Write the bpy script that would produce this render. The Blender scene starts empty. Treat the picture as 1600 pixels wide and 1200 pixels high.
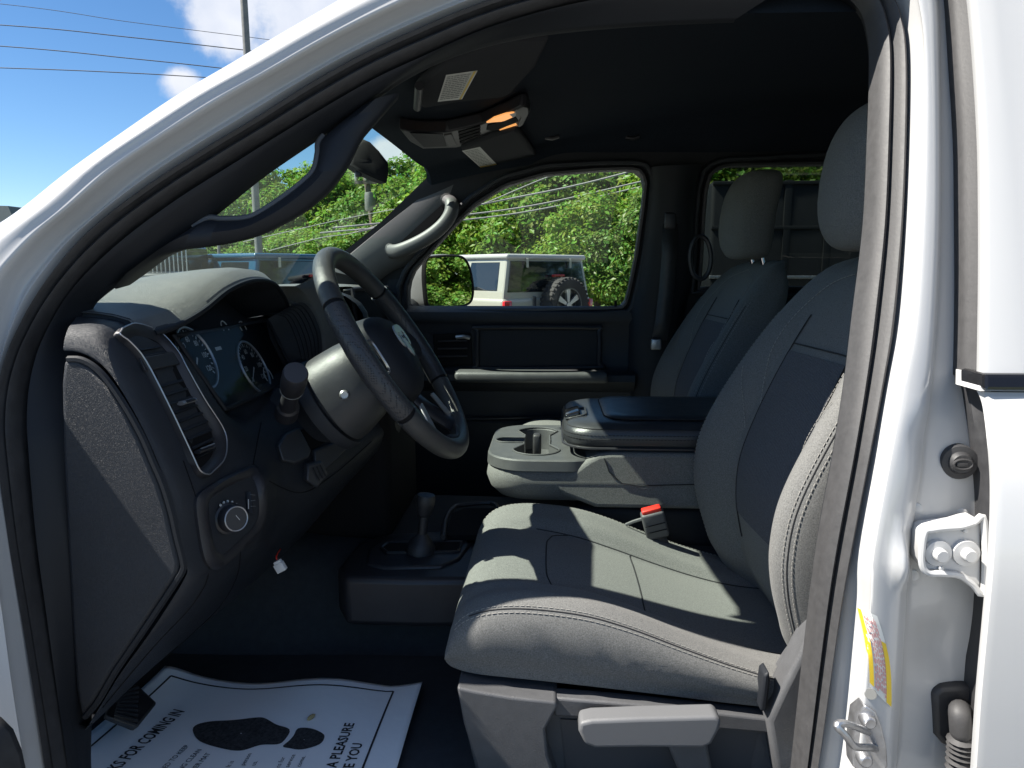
import bpy, bmesh, math, random
from mathutils import Vector, Matrix
from mathutils.bvhtree import BVHTree
random.seed(7)
V = Vector
R = math.radians
SC = bpy.context.scene
COL = SC.collection

# ------------------------------------------------------------------ camera, sky, sun, exposure
YAW, PITCH, FPX = 3.0, 8.7, 1150.0
CAMP = V((0, 0, 1.55))
cd = bpy.data.cameras.new('camera')
cam = bpy.data.objects.new('camera', cd)
COL.objects.link(cam)
cam.location = CAMP
cam.rotation_euler = (R(90 - PITCH), 0, R(YAW))
cd.sensor_width = 36
cd.lens = 36 * FPX / 1600
cd.clip_start, cd.clip_end = 0.02, 3000
SC.camera = cam

SUN_DIR = V((-0.80, -0.11, 1.0)).normalized()        # towards the sun
elev = math.asin(SUN_DIR.z)
azim = math.atan2(SUN_DIR.x, SUN_DIR.y)
wd = bpy.data.worlds.new('World')
SC.world = wd
wd.use_nodes = True
nt = wd.node_tree
nt.nodes.clear()
def wn(t, **k):
    n = nt.nodes.new(t)
    for a, b in k.items(): setattr(n, a, b)
    return n
out = wn('ShaderNodeOutputWorld'); bg = wn('ShaderNodeBackground')
sky = wn('ShaderNodeTexSky', sky_type='NISHITA', sun_disc=False)
sky.sun_elevation = elev; sky.sun_rotation = azim
sky.air_density = 1.0; sky.dust_density = 0.0; sky.ozone_density = 3.0; sky.altitude = 1800
geo = wn('ShaderNodeNewGeometry')
tc = wn('ShaderNodeTexCoord')
n1 = wn('ShaderNodeTexNoise'); n1.inputs['Scale'].default_value = 11; n1.inputs['Detail'].default_value = 9; n1.inputs['Roughness'].default_value = 0.58
nt.links.new(tc.outputs['Generated'], n1.inputs['Vector'])
def cloud_dir(u, v):
    y, p = R(YAW), R(PITCH)
    f = V((-math.sin(y) * math.cos(p), math.cos(y) * math.cos(p), -math.sin(p)))
    r = V((math.cos(y), math.sin(y), 0))
    up = r.cross(f)
    return (f * FPX + r * (u - 800) + up * (600 - v)).normalized()
rc = random.Random(3)
FILL_CLOUDS = []
for k in range(22):      # unseen clouds like those in view, added to raise the fill light
    az, el = rc.uniform(0, 6.283), math.radians(rc.uniform(12, 60))
    dv = V((math.cos(az) * math.cos(el), math.sin(az) * math.cos(el), math.sin(el)))
    if dv.y < .35: FILL_CLOUDS.append((dv, None, rc.uniform(.12, .26)))
acc = None
for (u, v, rad) in ((470, 18, .15), (360, 20, .085), (560, 40, .12), (600, 238, .028), (286, 126, .028), (620, 232, .03), (1150, -900, .25), (-900, -300, .3), (2400, -200, .3), (-2600, 100, .25)) + tuple(FILL_CLOUDS):
    d = wn('ShaderNodeVectorMath', operation='DISTANCE')
    d.inputs[1].default_value = u if v is None else cloud_dir(u, v)
    nt.links.new(tc.outputs['Generated'], d.inputs[0])
    m = wn('ShaderNodeMapRange'); m.inputs[1].default_value = rad * 1.2; m.inputs[2].default_value = 0; m.inputs[3].default_value = 0; m.inputs[4].default_value = 1
    nt.links.new(d.outputs['Value'], m.inputs[0])
    if acc is None: acc = m.outputs[0]
    else:
        x = wn('ShaderNodeMath', operation='MAXIMUM')
        nt.links.new(acc, x.inputs[0]); nt.links.new(m.outputs[0], x.inputs[1]); acc = x.outputs[0]
ad = wn('ShaderNodeMath', operation='MULTIPLY_ADD'); ad.inputs[1].default_value = 0.55
nt.links.new(acc, ad.inputs[0]); nt.links.new(n1.outputs['Fac'], ad.inputs[2])
cr_ = wn('ShaderNodeMapRange', interpolation_type='SMOOTHSTEP'); cr_.inputs[1].default_value = 0.66; cr_.inputs[2].default_value = 0.92
nt.links.new(ad.outputs[0], cr_.inputs[0])
gate = wn('ShaderNodeMath', operation='GREATER_THAN'); gate.inputs[1].default_value = 0.001
nt.links.new(acc, gate.inputs[0])
gm = wn('ShaderNodeMath', operation='MULTIPLY'); nt.links.new(cr_.outputs[0], gm.inputs[0]); nt.links.new(gate.outputs[0], gm.inputs[1])
n2 = wn('ShaderNodeTexNoise'); n2.inputs['Scale'].default_value = 26; n2.inputs['Detail'].default_value = 6
nt.links.new(tc.outputs['Generated'], n2.inputs['Vector'])
rmp = wn('ShaderNodeMixRGB'); rmp.inputs[1].default_value = (4.2, 4.7, 5.8, 1); rmp.inputs[2].default_value = (6.6, 6.7, 7.0, 1)
nt.links.new(n2.outputs['Fac'], rmp.inputs[0])
mx = wn('ShaderNodeMixRGB')
hsv = wn('ShaderNodeHueSaturation'); hsv.inputs['Saturation'].default_value = 1.18
nt.links.new(sky.outputs[0], hsv.inputs['Color'])
nt.links.new(gm.outputs[0], mx.inputs[0]); nt.links.new(hsv.outputs[0], mx.inputs[1]); nt.links.new(rmp.outputs[0], mx.inputs[2])
bg.inputs['Strength'].default_value = 0.060
nt.links.new(mx.outputs[0], bg.inputs[0]); nt.links.new(bg.outputs[0], out.inputs[0])

sl = bpy.data.lights.new('sun', 'SUN')
sl.energy = 5.0; sl.angle = R(0.5); sl.color = (1, 0.95, 0.87)
so = bpy.data.objects.new('sun', sl); COL.objects.link(so)
so.rotation_euler = SUN_DIR.to_track_quat('Z', 'Y').to_euler()
SC.view_settings.view_transform = 'Standard'
SC.view_settings.look = 'None'
SC.view_settings.gamma = 1
SC.view_settings.exposure = 1.38
SC.render.engine = 'CYCLES'
SC.cycles.max_bounces = 8
SC.cycles.transparent_max_bounces = 24
SC.cycles.caustics_reflective = False
SC.cycles.caustics_refractive = False
SC.cycles.use_denoising = True

# ------------------------------------------------------------------ geometry helpers
_y, _p = R(YAW), R(PITCH)
FW = V((-math.sin(_y) * math.cos(_p), math.cos(_y) * math.cos(_p), -math.sin(_p)))
RT = V((math.cos(_y), math.sin(_y), 0))
UP = RT.cross(FW)
def ray(u, v): return (FW * FPX + RT * (u - 800) + UP * (600 - v))
def P(u, v, Y):
    d = ray(u, v); return CAMP + d * (Y / d.y)
def PZ(u, v, z):
    d = ray(u, v); return CAMP + d * ((z - CAMP.z) / d.z)
def seal_y(z):
    t = z - 1.30
    return 0.85 + 0.40 * (t + math.sqrt(t * t + 0.01)) / 2
def PS(u, v, off=0.0):
    Y = 0.9
    for _ in range(25): Y = 0.5 * Y + 0.5 * (seal_y(P(u, v, Y).z) + off)
    return P(u, v, Y)
def pts(Y, l): return [P(a[0], a[1], a[2] if len(a) > 2 else Y) for a in l]
def pss(l, off): return [PS(a[0], a[1], a[2] if len(a) > 2 else off) for a in l]

def crp(p, k, closed=False):
    """Catmull-Rom, k samples per control segment"""
    p = [V(a) for a in p]; n = len(p); o = []
    for i in range(n if closed else n - 1):
        if closed: a, b, c, d = p[i - 1], p[i], p[(i + 1) % n], p[(i + 2) % n]
        else: a, b, c, d = p[max(i - 1, 0)], p[i], p[i + 1], p[min(i + 2, n - 1)]
        for j in range(k):
            t = j / k
            o.append(0.5 * ((2 * b) + (c - a) * t + (2 * a - 5 * b + 4 * c - d) * t * t + (3 * b - a - 3 * c + d) * t ** 3))
    if not closed: o.append(p[-1].copy())
    return o
def resample(p, n, closed=False):
    q = list(p) + ([p[0]] if closed else [])
    L = [0]
    for a, b in zip(q, q[1:]): L.append(L[-1] + (b - a).length)
    o = []; j = 0
    m = n if closed else n - 1
    for i in range(n):
        t = L[-1] * i / m
        while j < len(L) - 2 and L[j + 1] < t: j += 1
        w = (t - L[j]) / max(L[j + 1] - L[j], 1e-9)
        o.append(q[j].lerp(q[j + 1], min(max(w, 0), 1)))
    return o
def crn(p, n, closed=False): return resample(crp(p, 8, closed), n, closed)

WORLD = {}
class MB:
    def __init__(s): s.v = []; s.f = []; s.m = []
    def add(s, v, f, mi=0):
        o = len(s.v); s.v += [V(a) for a in v]; s.f += [tuple(i + o for i in x) for x in f]; s.m += [mi] * len(f); return s
    def grid(s, rows, cu=False, cv=False, mi=0, flip=False):
        n, m = len(rows), len(rows[0])
        v = [p for r in rows for p in r]; f = []
        for i in range(n if cv else n - 1):
            for j in range(m if cu else m - 1):
                a, b, c, d = i * m + j, i * m + (j + 1) % m, ((i + 1) % n) * m + (j + 1) % m, ((i + 1) % n) * m + j
                f.append((a, d, c, b) if flip else (a, b, c, d))
        return s.add(v, f, mi)
    def loft(s, curves, n=24, k=4, mi=0, flip=False, exact=False, caps=False, cu=False):
        rows = [crn(c, n, cu) for c in curves] if not exact else [list(c) for c in curves]
        if k > 1:
            cols = [crp([r[j] for r in rows], k) for j in range(len(rows[0]))]
            rows = [[cols[j][i] for j in range(len(cols))] for i in range(len(cols[0]))]
        o = len(s.v)
        s.grid(rows, cu=cu, mi=mi, flip=flip)
        if caps:
            m = len(rows[0])
            s.f.append(tuple(o + j for j in range(m))); s.f.append(tuple(o + (len(rows) - 1) * m + j for j in reversed(range(m)))); s.m += [mi, mi]
        return s
    def tube(s, path, r, seg=8, closed=False, mi=0, sy=1.0, up=None, caps=True):
        path = [V(a) for a in path]; n = len(path)
        rr = r if isinstance(r, (list, tuple)) else [r] * n
        rows = []; prev = None
        for i, p in enumerate(path):
            if closed: t = path[(i + 1) % n] - path[i - 1]
            else: t = path[min(i + 1, n - 1)] - path[max(i - 1, 0)]
            t = t.normalized() if t.length > 1e-9 else V((0, 0, 1))
            if up is not None: a = V(up)
            elif prev is None: a = V((0, 0, 1)) if abs(t.z) < 0.9 else V((0, 1, 0))
            else: a = prev
            b = t.cross(a)
            if b.length < 1e-6: b = t.orthogonal()
            b.normalize(); a = b.cross(t).normalized(); prev = a
            rows.append([p + a * (rr[i] * sy * math.cos(2 * math.pi * j / seg)) + b * (rr[i] * math.sin(2 * math.pi * j / seg)) for j in range(seg)])
        o = len(s.v)
        s.grid(rows, cu=True, cv=closed, mi=mi)
        if not closed and caps:
            s.f.append(tuple(o + j for j in reversed(range(seg)))); s.f.append(tuple(o + (n - 1) * seg + j for j in range(seg))); s.m += [mi, mi]
        return s
    def prism(s, poly, ext, mi=0):
        poly = [V(a) for a in poly]; n = len(poly); e = V(ext)
        v = poly + [a + e for a in poly]
        f = [tuple(range(n)), tuple(reversed(range(n, 2 * n)))] + [(i, i + n, (i + 1) % n + n, (i + 1) % n) for i in range(n)]
        return s.add(v, f, mi)
    def box(s, c, size, M=None, mi=0):
        c = V(c); x, y, z = [a / 2 for a in size]
        v = [V((i * x, j * y, k * z)) for i in (-1, 1) for j in (-1, 1) for k in (-1, 1)]
        if M is not None: v = [M @ a for a in v]
        v = [a + c for a in v]
        return s.add(v, [(0, 1, 3, 2), (4, 6, 7, 5), (0, 4, 5, 1), (2, 3, 7, 6), (0, 2, 6, 4), (1, 5, 7, 3)], mi)
    def lathe(s, prof, o, ax, seg=24, mi=0):
        o = V(o); ax = V(ax).normalized(); a = ax.orthogonal().normalized(); b = ax.cross(a)
        rows = [[o + ax * h + (a * math.cos(2 * math.pi * j / seg) + b * math.sin(2 * math.pi * j / seg)) * r for j in range(seg)] for (r, h) in prof]
        return s.grid(rows, cu=True, mi=mi)
    def build(s, name, mat, parent=None, smooth=True, angle=35, bevel=0, sub=0, solid=0, bseg=2, fix=True):
        me = bpy.data.meshes.new(name)
        lo = V((min(p.x for p in s.v), min(p.y for p in s.v), min(p.z for p in s.v)))
        hi = V((max(p.x for p in s.v), max(p.y for p in s.v), max(p.z for p in s.v)))
        org = V(((lo.x + hi.x) / 2, (lo.y + hi.y) / 2, lo.z))
        me.from_pydata([p - org for p in s.v], [], s.f)
        mats = mat if isinstance(mat, (list, tuple)) else [mat]
        for m in mats: me.materials.append(m)
        if len(mats) > 1:
            for p, mi in zip(me.polygons, s.m): p.material_index = mi
        if fix:
            bm = bmesh.new(); bm.from_mesh(me)
            bmesh.ops.remove_doubles(bm, verts=bm.verts, dist=1e-5)
            bmesh.ops.recalc_face_normals(bm, faces=bm.faces)
            bm.to_mesh(me); bm.free()
        if smooth:
            for p in me.polygons: p.use_smooth = True
            me.set_sharp_from_angle(angle=R(angle))
        o = bpy.data.objects.new(name, me); COL.objects.link(o)
        WORLD[o.name] = org
        if parent is not None:
            o.parent = parent; o.location = org - WORLD[parent.name]
        else: o.location = org
        if bevel:
            m = o.modifiers.new('bevel', 'BEVEL'); m.width = bevel; m.segments = bseg; m.limit_method = 'ANGLE'; m.angle_limit = R(40)
        if sub:
            m = o.modifiers.new('sub', 'SUBSURF'); m.levels = m.render_levels = sub
        if solid:
            m = o.modifiers.new('solid', 'SOLIDIFY'); m.thickness = solid; m.offset = 0
        return o
    def bvh(s): return BVHTree.FromPolygons(s.v, s.f)
def empty(name, loc, parent=None):
    o = bpy.data.objects.new(name, None); COL.objects.link(o); loc = V(loc)
    WORLD[o.name] = loc
    if parent is not None: o.parent = parent; o.location = loc - WORLD[parent.name]
    else: o.location = loc
    return o
def tag(o, label, cat=None, group=None, kind=None):
    if label: o['label'] = label
    if cat: o['category'] = cat
    if group: o['group'] = group
    if kind: o['kind'] = kind
    return o
def hit(b, u, v, off=0.001):
    """point where the photograph's line of sight meets a built surface, lifted off it"""
    d = ray(u, v).normalized()
    p, n, i, l = b.ray_cast(CAMP, d)
    if p is None: return None
    if n.dot(d) > 0: n = -n
    return p + n * off
def rbox_mb(c, size, bev, M=None, seg=3):
    """rounded box as a mesh"""
    bm = bmesh.new(); bmesh.ops.create_cube(bm, size=1)
    for v in bm.verts: v.co = V((v.co.x * size[0], v.co.y * size[1], v.co.z * size[2]))
    bmesh.ops.bevel(bm, geom=list(bm.edges), offset=bev, segments=seg, profile=0.5, affect='EDGES')
    vs = [v.co.copy() for v in bm.verts]; bm.verts.index_update()
    fs = [tuple(v.index for v in f.verts) for f in bm.faces]; bm.free()
    if M is not None: vs = [M @ a for a in vs]
    return [a + V(c) for a in vs], fs
def text_mb(txt, fn, size=1.0, align='LEFT', off=0, bold=0.0, k=1):
    """flat lettering; fn maps (x, y) of the text plane into the scene"""
    cu = bpy.data.curves.new('t', 'FONT'); cu.body = txt; cu.size = size; cu.align_x = align; cu.offset = bold; cu.resolution_u = 2
    o = bpy.data.objects.new('t', cu); COL.objects.link(o)
    dg = bpy.context.evaluated_depsgraph_get()
    me = bpy.data.meshes.new_from_object(o.evaluated_get(dg))
    v = [fn(a.co.x, a.co.y) for a in me.vertices]; f = [tuple(p.vertices) for p in me.polygons]
    bpy.data.objects.remove(o); bpy.data.curves.remove(cu); bpy.data.meshes.remove(me)
    return v, f

# ------------------------------------------------------------------ materials
def mat(name, col, rough=0.6, metal=0.0, spec=0.5, coat=0.0, bump=None, var=None, sheen=0.0, emit=None, coatr=0.05):
    """bump=(kind, scale, strength[, distance]); var=(scale, amount) colour mottling"""
    m = bpy.data.materials.new(name); m.use_nodes = True
    t = m.node_tree; b = t.nodes['Principled BSDF']
    b.inputs['Base Color'].default_value = (*col, 1); b.inputs['Roughness'].default_value = rough
    b.inputs['Metallic'].default_value = metal; b.inputs['Specular IOR Level'].default_value = spec
    b.inputs['Coat Weight'].default_value = coat; b.inputs['Coat Roughness'].default_value = coatr
    b.inputs['Sheen Weight'].default_value = sheen
    if emit: b.inputs['Emission Color'].default_value = (*emit[0], 1); b.inputs['Emission Strength'].default_value = emit[1]
    tcn = t.nodes.new('ShaderNodeTexCoord')
    if var:
        n = t.nodes.new('ShaderNodeTexNoise'); n.inputs['Scale'].default_value = var[0]; n.inputs['Detail'].default_value = 6; n.inputs['Roughness'].default_value = 0.65
        t.links.new(tcn.outputs['Object'], n.inputs['Vector'])
        mr = t.nodes.new('ShaderNodeMapRange'); mr.inputs[1].default_value = 0.3; mr.inputs[2].default_value = 0.7
        mr.inputs[3].default_value = 1 - var[1]; mr.inputs[4].default_value = 1 + var[1]
        t.links.new(n.outputs['Fac'], mr.inputs[0])
        mm = t.nodes.new('ShaderNodeVectorMath'); mm.operation = 'SCALE'; mm.inputs[0].default_value = col
        t.links.new(mr.outputs[0], mm.inputs['Scale']); t.links.new(mm.outputs[0], b.inputs['Base Color'])
        r2 = t.nodes.new('ShaderNodeMapRange'); r2.inputs[3].default_value = max(rough - 0.1, 0.02); r2.inputs[4].default_value = min(rough + 0.1, 1)
        t.links.new(n.outputs['Fac'], r2.inputs[0]); t.links.new(r2.outputs[0], b.inputs['Roughness'])
    if bump:
        if bump[0] == 'grain':
            n = t.nodes.new('ShaderNodeTexVoronoi'); n.feature = 'DISTANCE_TO_EDGE'; n.inputs['Scale'].default_value = bump[1]
            o = n.outputs['Distance']
            ns = t.nodes.new('ShaderNodeTexNoise'); ns.inputs['Scale'].default_value = bump[1] * 0.6
            t.links.new(tcn.outputs['Object'], ns.inputs['Vector'])
            mixv = t.nodes.new('ShaderNodeMixRGB'); mixv.inputs[0].default_value = 0.02
            t.links.new(tcn.outputs['Object'], mixv.inputs[1]); t.links.new(ns.outputs['Color'], mixv.inputs[2]); t.links.new(mixv.outputs[0], n.inputs['Vector'])
        elif bump[0] == 'weave':
            w1 = t.nodes.new('ShaderNodeTexWave'); w1.inputs['Scale'].default_value = bump[1]; w1.inputs['Distortion'].default_value = 1.2; w1.inputs['Detail'].default_value = 2
            w2 = t.nodes.new('ShaderNodeTexNoise'); w2.inputs['Scale'].default_value = bump[1] * 3.2; w2.inputs['Detail'].default_value = 2
            t.links.new(tcn.outputs['Object'], w1.inputs['Vector']); t.links.new(tcn.outputs['Object'], w2.inputs['Vector'])
            a = t.nodes.new('ShaderNodeMath'); a.operation = 'MULTIPLY_ADD'; a.inputs[1].default_value = 0.25
            t.links.new(w1.outputs['Fac'], a.inputs[0]); t.links.new(w2.outputs['Fac'], a.inputs[2]); o = a.outputs[0]
        else:
            n = t.nodes.new('ShaderNodeTexNoise'); n.inputs['Scale'].default_value = bump[1]; n.inputs['Detail'].default_value = 4
            t.links.new(tcn.outputs['Object'], n.inputs['Vector']); o = n.outputs['Fac']
        bn = t.nodes.new('ShaderNodeBump'); bn.inputs['Strength'].default_value = bump[2]; bn.inputs['Distance'].default_value = bump[3] if len(bump) > 3 else 0.001
        t.links.new(o, bn.inputs['Height']); t.links.new(bn.outputs['Normal'], b.inputs['Normal'])
    return m
def glass(name, tint, refl=0.05, rough=0.0, graze=0.5):
    m = bpy.data.materials.new(name); m.use_nodes = True; t = m.node_tree; t.nodes.clear()
    o = t.nodes.new('ShaderNodeOutputMaterial'); tr = t.nodes.new('ShaderNodeBsdfTransparent'); tr.inputs[0].default_value = (*tint, 1)
    gl = t.nodes.new('ShaderNodeBsdfGlossy'); gl.inputs['Roughness'].default_value = rough; gl.inputs['Color'].default_value = (1, 1, 1, 1)
    lw = t.nodes.new('ShaderNodeLayerWeight'); lw.inputs['Blend'].default_value = 0.5
    pw = t.nodes.new('ShaderNodeMath'); pw.operation = 'POWER'; pw.inputs[1].default_value = 4.0
    fr = t.nodes.new('ShaderNodeMath'); fr.operation = 'MULTIPLY_ADD'; fr.inputs[1].default_value = graze; fr.inputs[2].default_value = refl
    t.links.new(lw.outputs['Facing'], pw.inputs[0]); t.links.new(pw.outputs[0], fr.inputs[0])
    mxx = t.nodes.new('ShaderNodeMixShader')
    t.links.new(fr.outputs[0], mxx.inputs[0]); t.links.new(tr.outputs[0], mxx.inputs[1]); t.links.new(gl.outputs[0], mxx.inputs[2]); t.links.new(mxx.outputs[0], o.inputs[0])
    return m
M = {}
M['paint'] = mat('white_paint', (0.47, 0.47, 0.467), 0.35, coat=0.7, bump=('noise', 900, 0.05, 0.0005))
M['rubber'] = mat('rubber_seal', (0.030, 0.030, 0.032), 0.55, spec=0.5, bump=('noise', 300, 0.25, 0.0008), var=(60, 0.25))
M['rubber_grey'] = mat('grey_rubber', (0.042, 0.041, 0.042), 0.6, bump=('noise', 260, 0.25, 0.0008), var=(90, 0.16))
M['trim'] = mat('black_plastic_trim', (0.010, 0.012, 0.016), 0.6, spec=0.35, bump=('grain', 420, 0.25, 0.0006))
M['dash'] = mat('grained_dark_plastic', (0.018, 0.021, 0.027), 0.48, spec=0.45, bump=('grain', 420, 0.75, 0.0009), var=(25, 0.12))
M['dashpad'] = mat('grained_dash_pad', (0.125, 0.125, 0.118), 0.42, spec=0.5, bump=('grain', 380, 0.85, 0.0012), var=(30, 0.12))
M['smooth'] = mat('smooth_dark_plastic', (0.022, 0.022, 0.026), 0.42, spec=0.5, var=(40, 0.1))
M['gloss'] = mat('gloss_black', (0.008, 0.008, 0.009), 0.12, spec=0.6)
M['black'] = mat('matt_black', (0.006, 0.006, 0.007), 0.8, spec=0.2)
M['silver'] = mat('silver_plastic', (0.42, 0.42, 0.43), 0.35, metal=0.7)
M['chrome'] = mat('chrome', (0.8, 0.8, 0.82), 0.08, metal=1)
M['dullmetal'] = mat('brushed_metal', (0.45, 0.45, 0.46), 0.4, metal=0.9, var=(60, 0.2))
M['cloth'] = mat('grey_seat_cloth', (0.145, 0.145, 0.140), 0.95, spec=0.12, bump=('weave', 320, 0.55, 0.0012), var=(520, 0.4), sheen=0.08)
M['insert'] = mat('ribbed_seat_insert', (0.085, 0.088, 0.098), 0.95, spec=0.1, bump=('weave', 190, 0.8, 0.0014), var=(420, 0.35), sheen=0.06)
M['thread'] = mat('pale_thread', (0.27, 0.26, 0.24), 0.8)
M['darkthread'] = mat('dark_seam', (0.018, 0.018, 0.02), 0.9)
M['leather'] = mat('black_leather', (0.026, 0.026, 0.028), 0.38, spec=0.5, bump=('grain', 480, 0.45, 0.0007), var=(50, 0.15))
M['vinyl'] = mat('armrest_vinyl', (0.030, 0.032, 0.036), 0.33, spec=0.5, bump=('grain', 420, 0.3, 0.0006), var=(20, 0.12))
M['console'] = mat('console_grey_plastic', (0.072, 0.074, 0.075), 0.45, bump=('grain', 380, 0.4, 0.0007), var=(40, 0.1))
M['headliner'] = mat('dark_headliner', (0.020, 0.026, 0.036), 0.95, spec=0.1, bump=('noise', 500, 0.3, 0.001), var=(200, 0.15))
M['carpet'] = mat('black_floor_vinyl', (0.028, 0.031, 0.035), 0.75, spec=0.3, bump=('noise', 350, 0.4, 0.0012), var=(60, 0.2))
M['paper'] = mat('white_paper', (0.86, 0.86, 0.85), 0.75, spec=0.2, bump=('noise', 16, 0.35, 0.006))
M['ink'] = mat('black_ink', (0.02, 0.02, 0.022), 0.7)
M['inkgrey'] = mat('speckled_ink', (0.035, 0.035, 0.037), 0.8, var=(190, 0.95))
M['sticker'] = mat('white_sticker', (0.72, 0.72, 0.68), 0.4)
M['yellow'] = mat('yellow_print', (0.80, 0.55, 0.03), 0.4)
M['print'] = mat('grey_print', (0.20, 0.20, 0.19), 0.5)
M['redprint'] = mat('pink_print', (0.6, 0.25, 0.25), 0.5)
M['red'] = mat('red_plastic', (0.65, 0.03, 0.02), 0.35)
M['amber'] = mat('lit_lamp_lens', (0.9, 0.5, 0.2), 0.3, emit=((1.0, 0.42, 0.12), 0.35))
M['lamp_clear'] = mat('clear_lamp_lens', (0.5, 0.5, 0.5), 0.15)
M['wind'] = glass('windshield_glass', (0.87, 0.985, 0.91), 0.045)
M['side'] = glass('side_glass', (0.95, 0.98, 0.95), 0.02, graze=0.3)
M['privacy'] = glass('privacy_glass', (0.40, 0.43, 0.41), 0.02, graze=0.2)
M['clear'] = glass('clear_lens', (0.90, 0.91, 0.92), 0.006, graze=0.03)
M['mirror'] = mat('mirror_silver', (0.9, 0.9, 0.9), 0.01, metal=1)
M['screen'] = mat('screen_glass', (0.004, 0.006, 0.008), 0.45, spec=0.12)
M['white'] = mat('white_marking', (0.55, 0.55, 0.53), 0.5)
M['whiteplastic'] = mat('white_nylon', (0.7, 0.7, 0.7), 0.4)
# ------------------------------------------------------------------ the ground
def sheet(name, x0, x1, y0, y1, z, m, kind='structure'):
    b = MB(); b.add([(x0, y0, z), (x1, y0, z), (x1, y1, z), (x0, y1, z)], [(0, 1, 2, 3)])
    o = b.build(name, m, smooth=False); o['kind'] = kind; return o
M['asphalt'] = mat('asphalt', (0.15, 0.148, 0.143), 0.9, bump=('noise', 60, 0.4, 0.004), var=(3, 0.25))
M['concrete'] = mat('pale_concrete', (0.34, 0.33, 0.31), 0.85, var=(2, 0.15))
M['lawn'] = mat('lawn_green', (0.075, 0.14, 0.022), 0.9, var=(6, 0.35), bump=('noise', 20, 0.6, 0.05))
sheet('ground', -700, 700, -500, 900, 0, M['lawn'])
sheet('parking_lot', -60, 60, -40, 19.5, 0.004, M['asphalt'])
sheet('pavement', -60, 60, 19.5, 22.0, 0.05, M['concrete'])

# ------------------------------------------------------------------ the pickup truck
YC = 1.72
truck = empty('pickup_truck', (0.0, YC, 0.0))
tag(truck, 'white crew cab pickup truck seen through its open front door, grey cloth cabin', 'pickup truck')
# opening: outer seal edge (white metal begins) and inner seal edge (cabin trim begins), photo pixels
OA = [(92, 1230), (83, 1190), (66, 1072), (48, 962), (26, 831), (7, 700), (3, 650), (8, 600), (22, 550), (40, 508), (60, 470), (84, 434), (120, 388), (168, 342), (240, 288), (320, 236), (400, 188), (480, 137), (560, 92), (640, 54), (720, 20), (800, -8), (900, -32), (1020, -52), (1150, -62), (1260, -62), (1340, -46), (1384, -12), (1403, 32), (1411, 90), (1411, 200), (1405, 350), (1392, 500), (1375, 600), (1355, 704), (1325, 859), (1307, 960), (1280, 1147), (1266, 1230)]
IA = [(122, 1230), (113, 1190), (94, 1072), (77, 962), (57, 831), (44, 700), (42, 650), (47, 600), (60, 552), (79, 512), (103, 472), (132, 434), (172, 393), (220, 352), (290, 302), (370, 252), (450, 203), (525, 158), (600, 116), (680, 80), (755, 48), (830, 24), (920, 2), (1030, -16), (1150, -26), (1245, -27), (1308, -15), (1343, 12), (1356, 50), (1360, 95), (1357, 200), (1350, 350), (1332, 500), (1320, 600), (1304, 704), (1279, 840), (1263, 960), (1242, 1150), (1234, 1230)]
K = 5
O3 = crp(pss(OA, 0.0), K); I3 = crp(pss(IA, 0.025), K)
seal = MB(); rows = []
prof = [(0.0, 0.004), (0.04, 0.014), (0.16, 0.021), (0.30, 0.020), (0.40, 0.011), (0.44, 0.010), (0.5, 0.016), (0.62, 0.022), (0.76, 0.021), (0.9, 0.012), (1.0, -0.004)]
for w, h in prof: rows.append([a.lerp(b, w) + V((0, -h, 0)) for a, b in zip(O3, I3)])
seal.grid(rows)
nA = (len(OA) - 1) * K
half = [r[:24 * K + 1] for r in rows]; other = [r[24 * K:] for r in rows]
weather = empty('door_seal', O3[0], truck)
weather['label'] = 'rubber weatherstrip around the open door frame'
MB().grid(half).build('seal_strip', M['rubber'], weather)
MB().grid(other).build('seal_strip', M['rubber_grey'], weather)['label'] = 'length of seal on the rear pillar, coloured paler grey as sunlit'  # same seal in a paler rubber, standing in for sunlight on this length

# white metal: A pillar and roof rail
CA = [(40, 1230), (34, 1190), (15, 1072), (0, 962), (-20, 831), (-42, 700), (-46, 650), (-48, 600), (-46, 550), (-36, 490), (-16, 430), (14, 392), (50, 358), (98, 320), (168, 258), (248, 204), (330, 152), (412, 107), (494, 60), (576, 17), (660, -22), (740, -56), (850, -90), (980, -112), (1120, -124), (1250, -124)]
EA = [(-40, 1230), (-50, 1190), (-90, 1072), (-110, 962), (-130, 831), (-140, 700), (-142, 650), (-140, 600), (-132, 550), (-118, 490), (-90, 420), (-45, 374), (0, 348), (40, 320), (110, 264), (200, 200), (280, 146), (360, 99), (440, 51), (528, 0), (610, -50), (690, -90), (810, -128), (950, -154), (1110, -168), (1250, -170)]
nn = len(CA)
rows = []
o_ = O3[:(nn - 1) * K + 1]
cc = crp(pss(CA, -0.046), K); ee = crp(pss(EA, -0.030), K)
inner = [a + V((0, 0.004, 0)) for a in I3[:(nn - 1) * K + 1]]
rows = [inner, [a + V((0, 0.008, 0)) for a in o_], [a.lerp(b, .22) + V((0, -.004, 0)) for a, b in zip(o_, cc)], [a.lerp(b, .42) + V((0, .013, 0)) for a, b in zip(o_, cc)],
        [a.lerp(b, .58) + V((0, .012, 0)) for a, b in zip(o_, cc)], [a.lerp(b, .80) + V((0, -.006, 0)) for a, b in zip(o_, cc)], cc,
        [a.lerp(b, .33) + V((0, -.010, 0)) for a, b in zip(cc, ee)], [a.lerp(b, .70) + V((0, -.006, 0)) for a, b in zip(cc, ee)], ee]
e2 = [a + V((-0.015, 0.035, 0.0)) for a in ee]; e3 = [a + V((-0.018, 0.085, -0.015)) for a in ee]
rows += [e2, e3]
bodyA = MB()
for j in range(len(rows[0])):  # smooth across the strip
    pass
cols = [crp([r[j] for r in rows], 3) for j in range(len(rows[0]))]
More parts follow.
